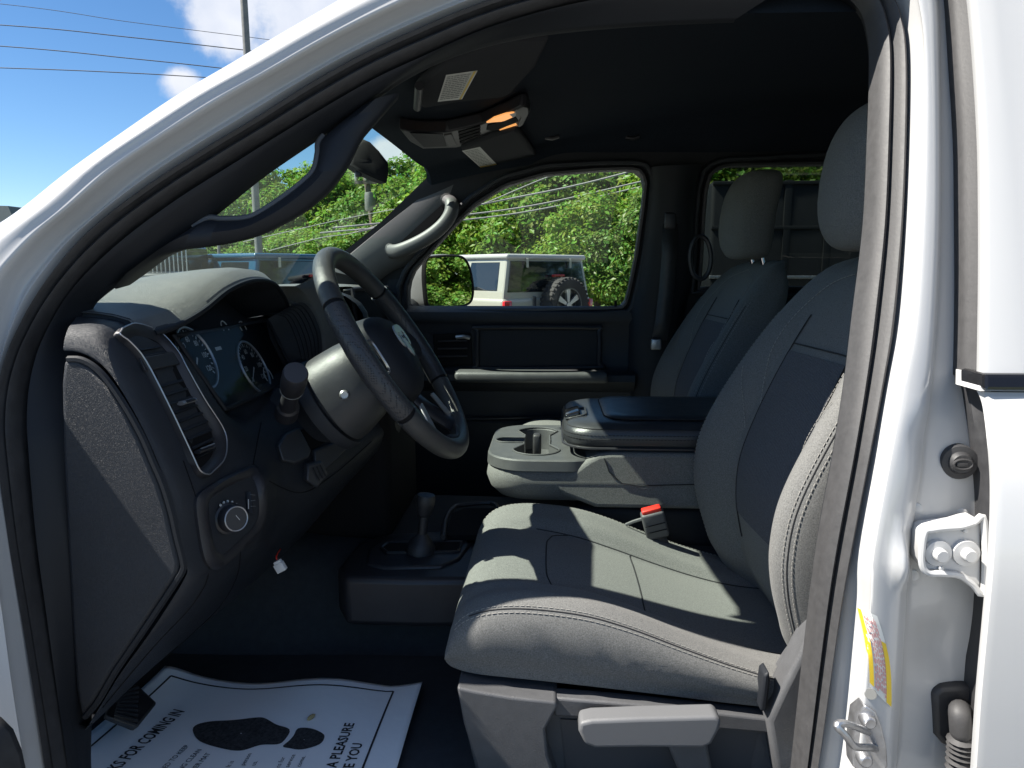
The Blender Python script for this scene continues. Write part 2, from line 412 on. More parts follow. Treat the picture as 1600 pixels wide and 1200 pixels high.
bodyA.grid([[c[i] for c in cols] for i in range(len(cols[0]))])
body = empty('body', (0, YC, 0.5), truck)
bodyA.build('front_pillar', M['paint'], body, angle=60)

# white metal: rear pillar of the doorway
idx0 = 25
o_ = O3[(idx0) * K:]
J1 = [(1262, -75), (1352, -62), (1400, -24), (1416, 22), (1423, 85), (1422, 200), (1416, 350), (1405, 500), (1387, 600), (1369, 704), (1341, 859), (1336, 950), (1318, 1147), (1305, 1230)]
C1 = [(1265, -95), (1370, -80), (1424, -40), (1440, 15), (1447, 85), (1448, 200), (1444, 350), (1434, 500), (1416, 600), (1398, 704), (1370, 859), (1364, 950), (1350, 1147), (1342, 1230)]
C2 = [(1268, -120), (1400, -110), (1446, -60), (1458, 5), (1462, 85), (1464, 200), (1463, 350), (1456, 500), (1446, 600), (1430, 704), (1404, 859), (1398, 950), (1388, 1147), (1382, 1230)]
C3 = [(1270, -135), (1412, -125), (1456, -68), (1468, 0), (1471, 85), (1473, 200), (1473, 350), (1468, 500), (1460, 600), (1452, 704), (1428, 859), (1425, 950), (1412, 1147), (1405, 1230)]
F1 = [(1275, -150), (1425, -140), (1470, -80), (1484, 0), (1491, 85), (1500, 200), (1503, 350), (1505, 500), (1506, 600), (1517, 704), (1524, 859), (1520, 950), (1500, 1147), (1496, 1230)]
F2 = [(1280, -160), (1440, -150), (1490, -90), (1515, 0), (1522, 85), (1532, 200), (1535, 350), (1536, 500), (1536, 600), (1545, 704), (1550, 859), (1547, 950), (1530, 1147), (1524, 1230)]
def _r(l): return l
Jc, Cc, Dc, Ec, Fc, Gc = [crp(pss(l, off), K) for l, off in ((J1, -.012), (C1, -.050), (C2, -.046), (C3, -.022), (F1, -.012), (F2, 0.0))]
oo = crp(pss([OA[i] for i in range(25, 39)], 0.006), K)
ii = crp(pss([IA[i] for i in range(25, 39)], 0.055), K)
rows = [ii, oo, Jc, [a.lerp(b, .5) + V((0, -.012, 0)) for a, b in zip(Jc, Cc)], Cc, Dc, [a.lerp(b, .6) + V((0, -.002, 0)) for a, b in zip(Dc, Ec)], Ec, Fc, Gc]
cols = [crp([r[j] for r in rows], 4) for j in range(len(rows[0]))]
bodyB = MB(); bodyB.grid([[c[i] for c in cols] for i in range(len(cols[0]))])
# pressed dimples in the lower jamb
def press(mb, u, v, ru, rv, depth):
    for i, p in enumerate(mb.v):
        d = p - CAMP; w = FW.dot(d)
        pu = 800 + FPX * RT.dot(d) / w; pv = 600 - FPX * UP.dot(d) / w
        q = ((pu - u) / ru) ** 2 + ((pv - v) / rv) ** 2
        if q < 1: mb.v[i] = p + V((0, depth * (1 - q) ** 2 * 1.0, 0))
press(bodyB, 1470, 1010, 60, 75, .02); press(bodyB, 1407, 880, 18, 55, -.016)
press(bodyB, 1450, 690, 45, 60, .006)
bodyB.build('rear_pillar', M['paint'], body, angle=60)
BB = bodyB.bvh()

# sill, roof skin, bonnet, fender: real masses round the doorway
b = MB()
sill = [(92, 1232), (200, 1360), (700, 1400), (1150, 1360), (1266, 1232)]
s0 = crn(pss(sill, 0.0), 24)
b.grid([[p + V((0, .03, -.05)) for p in s0], [p + V((0, .0, 0)) for p in s0], [p + V((0, -.06, -.03)) for p in s0], [p + V((0, -.07, -.14)) for p in s0], [p + V((0, -.02, -.22)) for p in s0]])
b.build('sill', M['trim'], body)
b = MB()
rx = [-.40, -.25, 0, .5, 1.2, 1.75]
rows = []
for x in rx:
    f = {-.40: .165, -.25: .085, 0: .03}.get(x, 0.0)
    y_ = 1.06 if x > -.2 else 1.17
    c = [(x, y_, 1.965 - f * .6), (x, y_ + .04, 2.04 - f * .8), (x, 1.3, 2.10 - f), (x, YC, 2.11 - f), (x, 2.14, 2.10 - f), (x, 2.36, 2.075 - f), (x, 2.45, 2.035 - f), (x, 2.5, 1.98 - f)]
    rows.append(crn(c, 24))
b.grid(rows); b.build('roof', M['paint'], body)
b = MB()
for (x0, x1, y0, y1, z0, z1) in ((-2.35, -1.06, .82, 2.62, .75, 1.36),):
    vs, fs = rbox_mb(((x0 + x1) / 2, (y0 + y1) / 2, (z0 + z1) / 2), (x1 - x0, y1 - y0, z1 - z0), .09, seg=4); b.add(vs, fs)
b.build('bonnet', M['paint'], body)
for y in (.86, 2.58):
    vs, fs = rbox_mb((-1.68, y, 1.12), (1.30, .20, .40), .06, seg=4); b = MB(); b.add(vs, fs); b.build('front_wing', M['paint'], body)
b = MB()
vs, fs = rbox_mb((3.0, YC, 1.08), (2.0, 1.96, .75), .06, seg=3); b.add(vs, fs)
b.build('cargo_bed', M['paint'], body)
for (x, y) in ((-1.75, .92), (-1.75, 2.52), (2.35, .92), (2.35, 2.52)):
    w = empty('wheel', (x, y, 0), truck)
    MB().lathe([(.22, -.12), (.38, -.13), (.41, -.09), (.41, .09), (.38, .13), (.22, .12)], (x, y, .41), (0, 1, 0), 32).build('tyre', M['rubber'], w)
    MB().lathe([(.02, -.10), (.12, -.11), (.2, -.06), (.225, -.12), (.225, .12), (.02, .1)], (x, y, .41), (0, 1, 0), 24).build('rim', M['silver'], w)

# windshield
top = [(-.27, 1.13, 1.90), (-.36, 1.4, 1.925), (-.40, YC, 1.93), (-.36, 2.05, 1.925), (-.27, 2.33, 1.90)]
bot = [(-.98, .98, 1.42), (-1.13, 1.3, 1.41), (-1.19, YC, 1.41), (-1.13, 2.15, 1.41), (-.98, 2.47, 1.42)]
mid = [tuple((V(a) + V(c)) / 2 + V((-.02, 0, .02))) for a, c in zip(top, bot)]
MB().loft([top, mid, bot], 24, 6).build('windshield', M['wind'], truck)
# cowl and firewall close the front
b = MB()
b.loft([[(-1.0, .9, 1.42), (-1.15, 1.3, 1.41), (-1.2, YC, 1.41), (-1.15, 2.15, 1.41), (-1.0, 2.55, 1.42)], [(-1.1, .9, 1.36), (-1.25, 1.3, 1.36), (-1.3, YC, 1.36), (-1.25, 2.15, 1.36), (-1.1, 2.55, 1.36)]], 20, 2)
b.build('cowl', M['smooth'], truck, solid=.01)
MB().box((-1.0, YC, 1.07), (.04, 1.62, .66)).build('firewall', M['carpet'], truck)

# rear door of the cab, closed, right of the doorway
rd = empty('rear_door', (0.6, .8, .9), truck)
SR = [(1506, -60), (1515, 0), (1524, 100), (1531, 220), (1533, 330), (1533, 450), (1531, 585)]
e = crp(pss(SR, -.078), 6)
far = [V((.60, seal_y(p.z) - .078, p.z)) for p in e]
ret = [p + V((.003, .012, 0)) for p in e]; ret2 = [p + V((.034, .05, 0)) for p in e]
b = MB(); b.grid([ret2, ret, [p + V((.003, 0, 0)) for p in e], [p + V((.010, -.002, 0)) for p in e], [p.lerp(q, .4) for p, q in zip(e, far)], far, [p + V((.0, .04, 0)) for p in far]])
b.build('window_frame', M['paint'], rd, angle=50)
DE = [(1531, 612), (1541, 640), (1550, 720), (1552, 790), (1548, 880), (1540, 970), (1530, 1080), (1523, 1180), (1518, 1260)]
offs = [-.078, -.085, -.098, -.103, -.106, -.106, -.104, -.10, -.095]
e = crp([PS(u, v, o) for (u, v), o in zip(DE, offs)], 6)
far = [V((1.55, p.y, p.z)) for p in e]
ret = [p + V((.002, .010, 0)) for p in e]; ret2 = [p + V((.042, .06, 0)) for p in e]
b = MB(); b.grid([ret2, ret, [p + V((.003, 0, 0)) for p in e], [p + V((.010, -.002, 0)) for p in e], [p.lerp(q, .3) + V((0, -.012, 0)) for p, q in zip(e, far)], [p.lerp(q, .6) + V((0, -.012, 0)) for p, q in zip(e, far)], far])
b.build('door_skin', M['paint'], rd, angle=50)
# belt moulding, window strip, gap rubber
a0, a1, a2, a3 = PS(1538, 584, -.088), PS(1538, 610, -.09), PS(1700, 610, -.09), PS(1700, 584, -.088)
b = MB(); b.prism([a0, a1, V((1.5, a2.y, a1.z)), V((1.5, a3.y, a0.z))], (0, .05, 0)); b.build('belt_moulding', M['gloss'], rd, bevel=.004, smooth=False)
a0 = PS(1532, 586, -.078); a1 = PS(1532, 611, -.084)
b = MB(); b.prism([a0, V((1.5, a0.y, a0.z)), V((1.5, a1.y, a1.z)), a1], (0, .05, 0)); b.build('belt_ledge', M['paint'], rd, smooth=False)
b = MB(); b.grid([[V((.6, seal_y(z) - .06, z)), V((1.5, seal_y(z) - .06, z))] for z in (1.46, 1.6, 1.75, 1.95)]); b.build('window_glass', M['privacy'], rd, solid=.004)
SLm = [(1476, -60), (1483, 0), (1490, 100), (1498, 220), (1500, 330), (1501, 450), (1499, 588)]
SRm = [(1508, -60), (1516, 0), (1525, 100), (1532, 220), (1534, 330), (1534, 450), (1531, 588)]
l3, r3 = crp(pss(SLm, -.03), 6), crp(pss(SRm, -.055), 6)
b = MB(); b.grid([[p + V((0, .02, 0)) for p in l3], l3, [p.lerp(q, .12) + V((0, -.006, 0)) for p, q in zip(l3, r3)], [p.lerp(q, .3) + V((0, -.004, 0)) for p, q in zip(l3, r3)], [p.lerp(q, .62) + V((0, -.008, 0)) for p, q in zip(l3, r3)], [p.lerp(q, .9) + V((0, -.006, 0)) for p, q in zip(l3, r3)], r3, [p + V((.02, .03, 0)) for p in r3]])
b.build('window_seal', M['rubber_grey'], rd)
GL = [(1504, 588), (1512, 606), (1517, 630), (1527, 700), (1536, 773), (1536, 859), (1531, 987), (1517, 1093), (1511, 1200), (1507, 1260)]
GR = [(1536, 588), (1534, 606), (1545, 640), (1554, 720), (1558, 790), (1553, 880), (1544, 985), (1534, 1090), (1526, 1200), (1522, 1260)]
l3, r3 = crp(pss(GL, -.028), 5), crp(pss(GR, -.05), 5)
b = MB(); b.grid([[p + V((0, .04, 0)) for p in l3], l3, [p.lerp(q, .5) + V((0, .006, 0)) for p, q in zip(l3, r3)], r3, [p + V((.035, .05, 0)) for p in r3]])
b.build('gap_seal', M['rubber'], rd)

# hardware on the rear pillar of the doorway
def bh(u, v, off): return hit(BB, u, v, off) or PS(u, v, -.02)
cplug = bh(1496, 721, .001)
b = MB(); b.lathe([(.0, .013), (.0105, .013), (.012, .011), (.0135, .007), (.0195, .006), (.0205, .003), (.0205, -.012)], cplug, (-.12, -1, 0), 28)
pl = b.build('rubber_plug', M['rubber'], truck)
b = MB(); b.tube([cplug + V((-.0015, -.0135, 0)) + V((.0105 * math.cos(t), 0, .0058 * math.sin(t))) for t in [i * math.pi / 8 for i in range(16)]], .0014, 6, closed=True); b.build('oval_rib', M['rubber_grey'], pl)
b = MB(); v_, f_ = rbox_mb(cplug + V((-.002, -.013, 0)), (.013, .003, .0055), .001); b.add(v_, f_); b.build('emblem', M['rubber_grey'], pl)

hing = empty('door_hinge', bh(1485, 865, 0), truck)
hp = [(1441, 832), (1452, 826), (1474, 823), (1498, 821), (1518, 815), (1534, 812), (1534, 921), (1516, 910), (1496, 897), (1470, 894), (1446, 892), (1437, 874)]
h3 = pss(hp, -.055)
b = MB(); b.prism(h3, (0, .03, 0)); b.build('hinge_plate', M['paint'], hing, bevel=.003, smooth=True)
b = MB(); b.tube([p + V((0, -.004, 0)) for p in crp(h3, 5, True)], .0038, 8, closed=True); b.build('plate_rim', M['paint'], hing)
for (u, v) in ((1465, 864), (1509, 864)):
    c = PS(u, v, -.056)
    b = MB(); b.lathe([(.0, .012), (.0062, .012), (.0075, .010), (.0075, .003), (.0145, .0025), (.0155, 0), (.0155, -.004)], c, (0, -1, 0), 6 if False else 20); b.build('bolt', M['paint'], hing)
for (u, v) in ((1462, 829), (1508, 829), (1470, 888)):
    b = MB(); b.lathe([(.0, .003), (.0025, .002), (.003, -.002)], PS(u, v, -.057), (0, -1, 0), 10); b.build('rivet', M['paint'], hing)
for (u, v) in ((1432, 795), (1503, 803), (1427, 899)):
    q = bh(u, v, .0005); b = MB(); b.lathe([(.0, .0012), (.004, .001), (.0065, .0003), (.007, -.003)], q, (-.1, -1, 0), 16); b.build('pressed_dimple', M['paint'], truck)

stk = empty('door_striker', bh(1352, 1150, 0), truck)
sp = [(1338, 1104), (1350, 1098), (1364, 1108), (1372, 1128), (1379, 1160), (1381, 1190), (1372, 1206), (1352, 1206), (1336, 1192), (1331, 1165), (1332, 1130)]
s3 = [bh(u, v, .006) for u, v in sp]
ym = min(p.y for p in s3); s3 = [V((p.x, p.y * .4 + ym * .6, p.z)) for p in s3]
b = MB(); b.prism(s3, (0, .02, 0)); b.build('striker_plate', M['dullmetal'], stk, bevel=.002)
for (u, v) in ((1358, 1128), (1352, 1188)):
    b = MB(); b.lathe([(.0, .004), (.0055, .0045), (.0075, .003), (.0085, 0), (.0085, -.01)], P(u, v, ym - .002), (0, -1, 0), 18); b.build('bolt', M['dullmetal'], stk)
Yl = ym
loop = [P(1368, 1170, Yl), P(1358, 1168, Yl - .018), P(1335, 1166, Yl - .035), P(1322, 1150, Yl - .04), P(1308, 1134, Yl - .04), P(1318, 1130, Yl - .034), P(1342, 1138, Yl - .018), P(1356, 1144, Yl)]
b = MB(); b.tube(crp(loop, 5), .0042, 10); b.build('loop', M['dullmetal'], stk)

# sticker on the pillar
def decal(b_, quad, nu=6, nv=14, off=.0012):
    """a thin print that follows a built surface inside a pixel quadrilateral (tl, tr, br, bl)"""
    rows = []
    for i in range(nv + 1):
        t = i / nv; r = []
        for j in range(nu + 1):
            s = j / nu
            a = V((*quad[0], 0)).lerp(V((*quad[1], 0)), s); c = V((*quad[3], 0)).lerp(V((*quad[2], 0)), s); q = a.lerp(c, t)
            h = hit(b_, q.x, q.y, off); r.append(h if h else PS(q.x, q.y, -.05))
        rows.append(r)
    return MB().grid(rows)
stick = empty('safety_sticker', bh(1365, 1030, 0), truck)
stick['label'] = 'white and yellow printed sticker curving down the pillar'
def curveq(t, s):  # sticker coordinates -> pixels
    l = V((1341, 948)).lerp(V((1358, 1072)), t) + V((5 * math.sin(math.pi * t), 0)) if t <= 1 else None
    r = V((1370, 962)).lerp(V((1391, 1105)), t) + V((8 * math.sin(math.pi * t), 0))
    return l.lerp(r, s)
def stickpiece(t0, t1, s0, s1, off, nt_=10, ns=3):
    rows = []
    for i in range(nt_ + 1):
        r = []
        for j in range(ns + 1):
            q = curveq(t0 + (t1 - t0) * i / nt_, s0 + (s1 - s0) * j / ns)
            r.append(bh(q.x, q.y, off))
        rows.append(r)
    return MB().grid(rows)
stickpiece(0, 1, 0, 1, .0010, 20, 6).build('sticker_sheet', M['sticker'], stick)
stickpiece(.01, .95, .0, .20, .0016, 16, 2).build('yellow_bar', M['yellow'], stick)
stickpiece(.30, .99, .78, 1.0, .0016, 16, 2).build('yellow_bar', M['yellow'], stick)
pr = MB()
for k, s in enumerate((.27, .36, .45, .54, .63, .71)):
    t = .06 + .02 * (k % 2)
    while t < .93:
        l = random.uniform(.03, .09); q = stickpiece(t, min(t + l, .95), s, s + .045, .0020, 3, 1); pr.add(q.v, q.f); t += l + random.uniform(.012, .03)
pr.build('print', M['redprint'], stick)['kind'] = 'stuff'
q = bh(1359, 1083, .0018); b = MB(); b.lathe([(0, .0002), (.0065, .0002), (.0066, -.001)], q, (-.45, -1, .1), 24); b.build('round_mark', M['print'], stick)

# wiring boot by the lower hinge area
wb = empty('wiring_boot', bh(1490, 1130, 0), truck)
wp = [(1459, 1085), (1470, 1075), (1500, 1073), (1523, 1074), (1526, 1170), (1500, 1172), (1475, 1165), (1462, 1150)]
ybm = min(bh(u, v, .0).y for u, v in wp[:2]) - .008
b = MB(); b.prism([P(u, v, ybm) for u, v in wp], (0, .03, 0)); b.build('boot_plate', M['rubber'], wb, bevel=.006, bseg=3)
b = MB(); b.lathe([(.0, .012), (.012, .012), (.014, .006), (.014, -.0)], P(1498, 1110, ybm), (0, -1, 0), 16); b.build('socket', M['rubber'], wb)
cab = [P(1500, 1108, ybm - .004), P(1499, 1112, ybm - .022), P(1500, 1126, ybm - .028), P(1502, 1160, ybm - .028), P(1500, 1195, ybm - .03), P(1497, 1240, ybm - .032)]
cp = crp(cab, 8)
b = MB(); b.tube(cp, [.0115 if i < 22 else .0125 + .003 * (1 if i % 2 else -1) for i in range(len(cp))], 14); b.build('cable_sleeve', M['rubber_grey'], wb)

# open front door: the corner that shows at the bottom left
fd = empty('front_door', P(-10, 1200, .70), truck)
c = [(-60, 1108), (-20, 1104), (8, 1112), (30, 1134), (44, 1168), (54, 1215), (62, 1290), (-60, 1290)]
b = MB(); b.prism([P(u, v, .70) for u, v in c], (-.05, -.25, 0)); b.build('door_corner', M['rubber'], fd, bevel=.012, bseg=3)
# ------------------------------------------------------------------ dashboard
dash = empty('dashboard', (-.7, YC, 1.0), truck)
def DX(x, Y, z): return V((x + .035 * Y, Y, z))
# padded top: sections across the cab
padsec = [
 (0.985, [(-.60, 1.468), (-.61, 1.482), (-.68, 1.494), (-.85, 1.490), (-1.06, 1.44)]),
 (1.02, [(-.60, 1.466), (-.612, 1.484), (-.68, 1.500), (-.85, 1.496), (-1.08, 1.44)]),
 (1.06, [(-.588, 1.474), (-.602, 1.491), (-.67, 1.507), (-.85, 1.50), (-1.10, 1.44)]),
 (1.12, [(-.580, 1.492), (-.594, 1.509), (-.66, 1.521), (-.84, 1.508), (-1.12, 1.44)]),
 (1.20, [(-.578, 1.520), (-.590, 1.535), (-.66, 1.541), (-.84, 1.518), (-1.15, 1.44)]),
 (1.28, [(-.580, 1.534), (-.593, 1.549), (-.66, 1.553), (-.84, 1.525), (-1.17, 1.44)]),
 (1.36, [(-.585, 1.536), (-.597, 1.551), (-.66, 1.555), (-.84, 1.527), (-1.19, 1.44)]),
 (1.43, [(-.590, 1.526), (-.602, 1.542), (-.66, 1.548), (-.84, 1.525), (-1.20, 1.44)]),
 (1.485, [(-.596, 1.500), (-.610, 1.520), (-.67, 1.530), (-.84, 1.518), (-1.21, 1.44)]),
 (1.52, [(-.602, 1.478), (-.618, 1.500), (-.68, 1.514), (-.84, 1.512), (-1.22, 1.44)]),
 (1.58, [(-.560, 1.508), (-.600, 1.515), (-.68, 1.514), (-.84, 1.510), (-1.22, 1.44)]),
 (1.72, [(-.540, 1.515), (-.58, 1.520), (-.68, 1.518), (-.84, 1.510), (-1.22, 1.44)]),
 (2.05, [(-.600, 1.500), (-.63, 1.512), (-.68, 1.515), (-.84, 1.508), (-1.18, 1.44)]),
 (2.40, [(-.640, 1.470), (-.66, 1.485), (-.68, 1.502), (-.84, 1.495), (-1.06, 1.44)]),
 (2.50, [(-.650, 1.440), (-.665, 1.455), (-.70, 1.480), (-.84, 1.47), (-1.02, 1.42)])]
pad = MB(); pad.loft([[DX(x, Y, z) for x, z in s] for Y, s in padsec], 22, 4)
pad.build('padded_top', M['dashpad'], dash, angle=60)
# instrument hood: rolled lip, cavity, right cheek
lip = [(266, 527, 1.035), (300, 501, 1.08), (340, 471, 1.14), (375, 449, 1.21), (410, 436, 1.29), (438, 435, 1.38), (453, 446, 1.45), (457, 463, 1.48), (449, 482, 1.495)]
lip3 = crn([DX(x, Y, z) for Y, (x, z) in [(s[0], s[1][0]) for s in padsec[1:10]]], 40)
back = [p + V((-.10, (1.28 - p.y) * .10, -.028)) for p in lip3]
MB().tube([p + V((.001, 0, -.003)) for p in lip3], .0045, 8).build('hood_lip', M['trim'], dash)
# lit surround right of the cluster, cheek
Acu = [(461, 447, 1.50), (478, 459, 1.53), (493, 482, 1.55), (506, 515, 1.56), (510, 550, 1.56), (505, 600, 1.56)]
Bcu = [(503, 434, 1.62), (525, 450, 1.635), (546, 480, 1.645), (558, 515, 1.65), (562, 550, 1.65), (560, 600, 1.65)]
A3, B3 = crn(pts(0, Acu), 20), crn(pts(0, Bcu), 20)
b = MB(); b.grid([[p + V((-.05, -.01, 0)) for p in A3], [p + V((-.004, -.003, 0)) for p in A3], A3, [p.lerp(q, .5) + V((.006, -.004, .004)) for p, q in zip(A3, B3)], B3, [p + V((-.03, .04, 0)) for p in B3]])
b.build('centre_surround', M['dashpad'], dash, angle=60)
Ccu = [(448, 482, 1.495), (470, 472, 1.51), (486, 484, 1.53), (500, 515, 1.545), (503, 545, 1.55), (500, 560, 1.55)]
Dcu = [(415, 500, 1.47), (420, 520, 1.475), (425, 545, 1.48), (432, 570, 1.48), (440, 590, 1.485), (450, 600, 1.49)]
C3_, D3_ = crn(pts(0, Ccu), 30), crn(pts(0, Dcu), 30)
b = MB(); b.grid([C3_, [p.lerp(q, .5) for p, q in zip(C3_, D3_)], D3_]); b.build('hood_cheek', M['dash'], dash)
ck = MB()
for t in (.15, .3, .45, .6, .75, .9):
    ck.tube([p.lerp(q, t * .55) + V((.001, -.0015, 0)) for p, q in zip(C3_, D3_)], .0012, 5)
ck.build('cheek_rib', M['trim'], dash)

# driver-side face of the dash, swept from the door end across to the column
E = [(99, 546), (122, 548), (148, 560), (174, 586), (203, 632), (229, 682), (258, 752), (276, 820), (292, 884), (288, 905), (264, 945), (229, 997), (190, 1050), (160, 1098), (138, 1134)]
F = [(112, 505), (158, 508), (184, 530), (217, 585), (250, 650), (283, 722), (303, 770), (314, 840), (323, 884), (318, 905), (291, 945), (255, 987), (212, 1040), (172, 1090), (144, 1132)]
H = [(150, 494), (232, 512), (285, 552), (318, 605), (345, 655), (362, 692), (386, 730), (408, 756), (413, 792), (405, 832), (384, 867), (345, 917), (300, 970), (262, 1016), (240, 1042)]
I_ = [(300, 545), (335, 590), (349, 625), (362, 648), (388, 662), (412, 680), (430, 705), (440, 735), (446, 765), (444, 790), (434, 822), (420, 850), (402, 882), (386, 908), (368, 934)]
J_ = [(405, 590), (420, 598), (436, 606), (455, 618), (474, 634), (490, 652), (506, 676), (516, 700), (524, 722), (526, 740), (520, 765), (511, 782), (500, 800), (488, 816), (468, 842)]
K_ = [(470, 560), (482, 566), (495, 576), (510, 590), (526, 606), (542, 622), (558, 640), (572, 656), (582, 670), (588, 684), (586, 698), (582, 708), (576, 718), (568, 728), (558, 740)]
L_ = [(515, 545), (528, 553), (542, 562), (556, 572), (570, 582), (584, 594), (598, 608), (610, 622), (620, 634), (628, 648), (628, 660), (626, 670), (622, 680), (616, 690), (610, 700)]
face = MB()
crv = [[P(u, v, Y) for u, v in l] for l, Y in ((E, .899), (F, .930), (H, 1.075), (I_, 1.20), (J_, 1.36), (K_, 1.52), (L_, 1.66))]
rws = [crp(c, 3) for c in crv]
rws.insert(0, [p + V((0, .02, 0)) + (V((0, 0, 0))) for p in rws[0]])
cols = [crp([r[j] for r in rws], 6) for j in range(len(rws[0]))]
face.grid([[c[i] for c in cols] for i in range(len(cols[0]))])
face.build('dash_face', M['dash'], dash, angle=60)
FB = face.bvh()
def fh(u, v, off=.001):
    return hit(FB, u, v, off) or P(u, v, 1.05)
# lower return of the knee panel, so the dash has depth
bot = [rws_[-1] for rws_ in [[c[i] for c in cols] for i in range(len(cols[0]))]] if False else [c[-1] for c in crv]
b = MB(); bb = crn(bot, 20)
b.grid([bb, [p + V((-.03, 0, .004)) for p in bb], [p + V((-.22, 0, .05)) for p in bb]]); b.build('under_dash', M['trim'], dash)
# panel seams on the knee bolster
sm = MB()
def seam(l, r=.0009, m=None): return MB().tube([fh(u, v, .0004) for u, v in [(a.x, a.y) for a in crn([(x, y, 0) for x, y in l], 30)]], r, 5)
for l in ([(376, 858), (370, 900), (345, 945), (300, 990), (255, 1030)], [(286, 720), (312, 800), (326, 890), (300, 945), (240, 1010), (160, 1105)], [(420, 752), (470, 770), (520, 742), (580, 690)], [(392, 742), (402, 690), (408, 660)]):
    s_ = seam(l); sm.add(s_.v, s_.f)
sm.build('panel_seam', M['black'], dash)

# end cover facing the door
EC = [(99, 562), (120, 563), (142, 575), (165, 600), (193, 642), (217, 686), (232, 721), (248, 758), (261, 800), (270, 840), (280, 880), (279, 893), (270, 908), (245, 946), (210, 998), (175, 1049), (146, 1098), (126, 1122), (118, 1080), (112, 1000), (104, 850), (97, 700), (95, 600)]
e3 = pts(.893, EC)
b = MB(); b.prism([p for p in e3], (0, .03, 0)); b.build('end_cover', M['dash'], dash, bevel=.006, bseg=3)
MB().tube([p + V((.004 , .003, 0)) for p in crp(e3[:18], 4)], .0045, 6).build('cover_edge', M['trim'], dash)
# skirt closing the near end of the pad
q = crn([DX(x, .987, z) for x, z in padsec[0][1]], 20)
b = MB(); b.grid([[p + V((0, -.075, -.012)) if i > 8 else p + V((0, .004, .002)) for i, p in enumerate(q)], [p + V((0, .004, .002)) for p in q], [p + V((0, 0, -.012)) for p in q], [p + V((0, .004, -.12)) for p in q]]); b.build('pad_edge', M['dash'], dash)

# side air vent
vent = empty('air_vent', fh(270, 640), truck)
VO = [(177, 524), (190, 514), (207, 511), (242, 523), (270, 552), (284, 577), (312, 626), (340, 668), (349, 692), (347, 720), (335, 736), (319, 747), (305, 741), (291, 713), (256, 640), (217, 566), (193, 538)]
cen = V((265, 630, 0))
vo = [V((u, v, 0)) for u, v in VO]
vo = crp(vo, 4, True)
vn = V((.62, -.72, .25)).normalized()
# best plane through the vent outline
vp = [fh(p.x, p.y, .0) for p in vo]
vi = [fh((p.x - cen.x) * .86 + cen.x, (p.y - cen.y) * .91 + cen.y, .0) for p in vo]
vi2 = [fh((p.x - cen.x) * .80 + cen.x, (p.y - cen.y) * .88 + cen.y, .0) for p in vo]
N_ = [(b_ - a_) for a_, b_ in ((fh(p.x, p.y, 0), fh(p.x, p.y, .01)) for p in vo)]
b = MB()
b.grid([[p + n * -.4 for p, n in zip(vp, N_)], [p + n * .55 for p, n in zip(vp, N_)], [p.lerp(q, .35) + n * .95 for p, q, n in zip(vp, vi, N_)], [p.lerp(q, .75) + n * .75 for p, q, n in zip(vp, vi, N_)], [p + n * .35 for p, n in zip(vi, N_)], [p + n * .02 for p, n in zip(vi2, N_)]], cu=True)
b.build('vent_bezel', M['smooth'], vent, angle=50)
MB().tube([p.lerp(q, .28) + n * .95 for p, q, n in zip(vp, vi, N_)], .0011, 5, closed=True).build('bright_edge', M['silver'], vent)
b = MB(); b.prism([p + n * .05 for p, n in zip(vi, N_)], (-.003, .003, 0)); b.build('vent_throat', M['black'], vent)
Lc = crp([V((u, v, 0)) for u, v in ((198, 532), (222, 568), (258, 638), (292, 706), (308, 734))], 8)
Rc = crp([V((u, v, 0)) for u, v in ((240, 528), (278, 575), (305, 622), (334, 668), (341, 715))], 8)
Lc, Rc = resample(Lc, 60), resample(Rc, 60)
for i in list(range(5, 15, 3)) + list(range(22, 56, 4)):
    a_, c_ = Lc[i], Rc[i]
    aa, ac = a_.lerp(c_, .13), a_.lerp(c_, .86); ba, bc = Lc[i + 1].lerp(Rc[i + 1], .13), Lc[i + 1].lerp(Rc[i + 1], .86)
    p0, p1, p2, p3 = fh(aa.x, aa.y, .0012), fh(ac.x, ac.y, .0012), fh(bc.x, bc.y, .0032), fh(ba.x, ba.y, .0032)
    b = MB(); b.prism([p0, p1, p2, p3], (0.001, 0, .0015)); b.build('slat', M['trim'], vent, smooth=False)
q = [fh(u, v, .006) for u, v in ((212, 562), (266, 553), (277, 572), (222, 584))]
b = MB(); b.prism(q, (-.006, .006, 0)); b.build('cross_bar', M['smooth'], vent, bevel=.002)
def bar(u0, v0, u1, v1, w, m, name, parent, b_=FB, off=.006):
    p0, p1 = hit(b_, u0, v0, off), hit(b_, u1, v1, off)
    MB().tube([p0, p0.lerp(p1, .5), p1], w, 10, sy=.55).build(name, m, parent)
bar(276, 633, 297, 627, .0055, M['silver'], 'vane_tab', vent)
bar(281, 632, 294, 628, .0034, M['trim'], 'tab_inset', vent, off=.009)
bar(302, 709, 326, 700, .0052, M['smooth'], 'shutter_wheel', vent)
bar(303, 705, 324, 697, .0012, M['silver'], 'wheel_mark', vent, off=.011)

